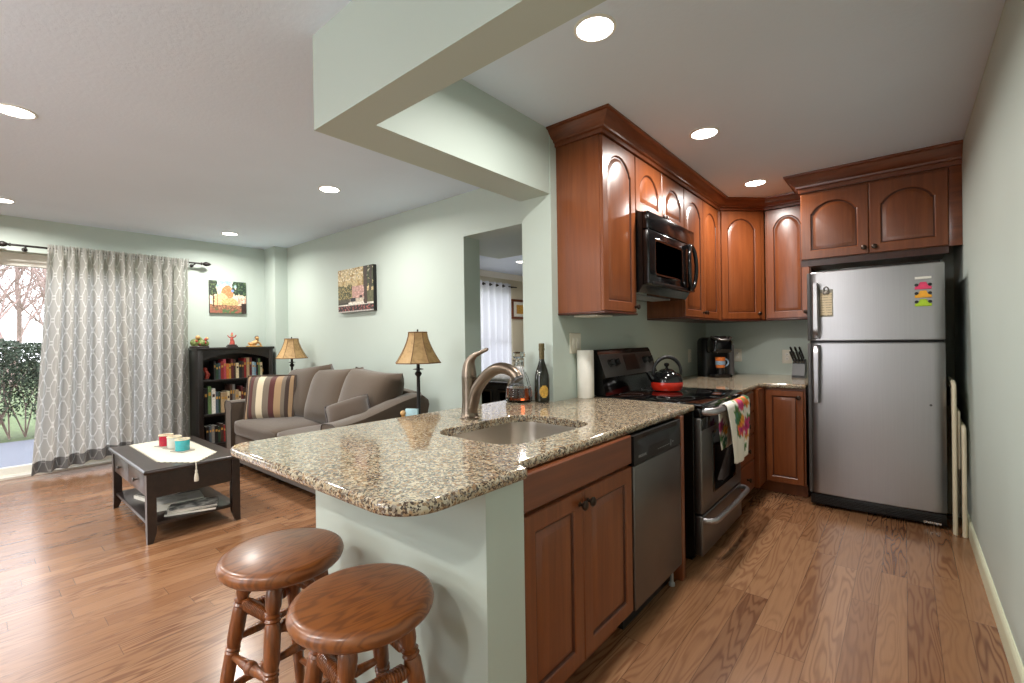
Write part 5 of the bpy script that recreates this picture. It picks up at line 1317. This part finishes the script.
curtain('grey trellis curtain, the right panel hanging straight beside the bookcase', 1.175, 1.765, 1.13, 1.735, lambda u: .06, 23, -6.60, 5, 1.35)

# ------------------------------------------------------------------ bedroom
def bedroom():
    r = thing('curtain_rod', 'short dark bedroom curtain rod seen through the doorway', 'curtain rod', (BX+.09, 6.4, 2.33)); x, z = BX+.09, 2.345
    MB().tube([(x, 5.4, z), (x, 7.15, z)], .011, 10).build('rod', M['iron'], r, 40)
    MB().tube([(BX+.002, 7.08, z), (x, 7.08, z)], .008, 8).build('bracket', M['iron'], r)
    r = thing('curtain', 'pale grommet curtain in the bedroom beyond the doorway', 'curtain', (x, 6.5, 2.3)); 
    bm = MB(); n = 120; rows = []
    for t in [i/20 for i in range(21)]:
        rows.append([(x+.05*math.sin(2*math.pi*5*i/n), 6.05+.92*i/n+.03*t*math.sin(i*.05), 2.40-2.36*t) for i in range(n+1)])
    bm.loft(rows, False); bm.build('panel', M['sheer'], r, 80)
    for k in range(9):
        y = 6.05+.92*(k+.5)/10
        MB(fr((x+.0, y, z), (1, 0, 0), (0, 1, 0))).lathe([(.028, -.003), (.028, .003), (.017, .003), (.017, -.003), (.028, -.003)], 18, False, False).build('grommet', M['bronze'], r)
    y0, y1, z0, z1 = 7.08, 7.60, 1.72, 2.12
    r = thing('picture_frame', 'small framed print with a dark wood frame on the bedroom wall', 'picture', (BX, 7.34, z0)); f = fr((BX, y0, z0), (0, 1, 0), (1, 0, 0)); w, h = y1-y0, z1-z0
    m = MB(f); m.box(0, w, 0, .05, .001, .03, .006); m.box(0, w, h-.05, h, .001, .03, .006); m.box(0, .05, .05, h-.05, .001, .03, .006); m.box(w-.05, w, .05, h-.05, .001, .03, .006); m.build('frame', M['crown'], r)
    MB(f).box(.05, w-.05, .05, h-.05, .001, .012).build('mat_board', M['paper'], r); MB(f).box(.15, w-.15, .11, h-.11, .0125, .014).build('print', M['goldresin'], r)
    r = thing('bed', 'bed with a white speckled quilt and dark panelled footboard in the bedroom', 'bed', (-4.6, 5.3, 0))
    m = MB(); m.box(-5.35, -3.2, 4.66, 4.72, 0, .70, .01); m.box(-5.37, -3.18, 4.645, 4.735, .70, .735, .012); m.build('footboard', M['espresso'], r)
    m = MB(fr((-5.25, 4.66, .12), (1, 0, 0), (0, -1, 0)))
    for k in range(2):
        o = door_shape(.98, .55, .0, False, 0); m.loft([[(px+k*1.0, py, n) for px, py in offset(o, d)] for d, n in ((.03, 0), (.04, .018), (.06, .018), (.08, .006), (.081, 0))], True, False, True)
    m.build('footboard_panel', M['espresso'], r)
    m = MB(); m.soft(2.05, 2.1, .34, T(-4.27, 5.80, .63), .08, 8, .03); m.build('quilt', M['quilt'], r, 60)
    MB().box(-5.28, -3.27, 4.7205, 6.8, .0, .46, .01).build('bed_base', M['espresso'], r)
    r = thing('dresser', 'tall dark bedroom dresser half hidden behind the kitchen wall', 'dresser', (BX+.3, 7.9, 0))
    MB().box(BX+.002, BX+.50, 7.62, 8.18, 0, 1.28, .005).build('carcass', M['espresso'], r); MB().box(BX+.002, BX+.54, 7.58, 8.19, 1.2805, 1.32, .008).build('top', M['espresso'], r)
    for k in range(4):
        d = MB().box(BX+.50, BX+.518, 7.64, 8.16, .08+.3*k, .35+.3*k, .004).build('drawer', M['espresso'], r); MB(fr((BX+.518, 7.9, .215+.3*k), (0, 1, 0), (1, 0, 0))).lathe([(.007, 0), (.007, .012), (.015, .018), (.012, .026), (.001, .027)], 14).build('knob', M['bronze'], d)
bedroom()

# ------------------------------------------------------------------ outside the sliding door
struct('patio', MB().box(-9.75, XL, -6, 6, -.16, -.05), M['patio'])
struct('lawn', MB().box(-60, -9.75, -40, 40, -.22, -.08), M['grass'])
def hedge():
    rnd = random.Random(2); m = MB()
    for i in range(40000):
        y = rnd.uniform(-1.6, 2.6); u, v = rnd.uniform(-1, 1), rnd.uniform(-1, 1)
        top = 1.36+.05*math.sin(y*3)+.04*math.sin(y*7.3); z = .22+(top-.22)*rnd.random()**.7
        if z < .70 and rnd.random() < .45: continue
        x = -10.3+u*.55*(.75+.25*math.sin(y*2.1)); s = rnd.uniform(.014, .034); a, b = rnd.uniform(0, 6.28), rnd.uniform(-1.2, 1.2)
        d1 = Vector((math.cos(a)*math.cos(b), math.sin(a)*math.cos(b), math.sin(b)))*s; d2 = d1.cross(Vector((rnd.uniform(-1, 1), rnd.uniform(-1, 1), rnd.uniform(-1, 1)))).normalized()*s*.5; p = Vector((x, y, z))
        m.f([m.v(p-d1), m.v(p+d2), m.v(p+d1), m.v(p-d2)])
    r = thing('hedge', 'clipped green hedge outside the sliding door', 'hedge', (-10.3, .8, -.08)); o = m.build('foliage', M['hedge'], r, 0); o['kind'] = 'stuff'
    m = MB()
    for k in range(26):
        y = -1.6+4.2*k/25
        for q in range(4):
            m.tube([(-10.3+rnd.uniform(-.05, .05), y, -.08), (-10.3+rnd.uniform(-.2, .2), y+rnd.uniform(-.15, .15), .4), (-10.3+rnd.uniform(-.4, .4), y+rnd.uniform(-.3, .3), 1.0)], [.011, .008, .004], 5)
    o = m.build('stems', M['bark'], r, 0)
hedge()
def tree(x, y, h, seed, label):
    rnd = random.Random(seed); r = thing('bare_tree', label, 'tree', (x, y, -.08), 0, 'bare trees beyond the hedge'); trunk = MB(); br = MB()
    def grow(m, p, d, L, rad, lev):
        pts = [p]; dd = d.copy(); n = 4
        for i in range(n):
            dd = (dd+Vector((rnd.uniform(-1, 1), rnd.uniform(-1, 1), rnd.uniform(-.3, .6)))*.16).normalized(); pts.append(pts[-1]+dd*L/n)
        m.tube(pts, [rad*(1-.55*i/n) for i in range(n+1)], 6 if lev < 2 else 4, False)
        if lev >= 4: return
        for k in range(rnd.randint(3, 5) if lev else 7):
            t = rnd.uniform(.35, 1); q = pts[min(n, int(t*n))]; a = rnd.uniform(0, 6.28)
            nd = (dd+Vector((math.cos(a), math.sin(a), rnd.uniform(-.1, .7)))*rnd.uniform(.6, 1.1)).normalized(); grow(br, q, nd, L*rnd.uniform(.45, .68), max(rad*.45, .009), lev+1)
    grow(trunk, Vector((x, y, -.08)), Vector((0, 0, 1)), h*.5, h*.011, 0)
    trunk.build('trunk', M['bark'], r, 60); br.build('branches', M['bark'], r, 0)
for i, (x, y, h, lb) in enumerate(((-20, -.3, 8, 'bare tree nearest the hedge at the left edge of the door glass'), (-24, 1.1, 9, 'bare tree beyond the hedge just left of the curtain'), (-29, -1.5, 10, 'distant bare tree beyond the hedge outside the left of the frame'), (-33, 3.6, 11, 'distant bare tree behind the curtain beyond the hedge'), (-38, .6, 12, 'farthest bare tree beyond the hedge in the door glass'))):
    tree(x, y, h, 30+i, lb)
for i in range(9):
    tree(-27-2.2*i, -2+1.15*((i*5) % 9)*.8+.05*i, 10+i*.6, 60+i, 'bare tree in the hazy woods far beyond the hedge')
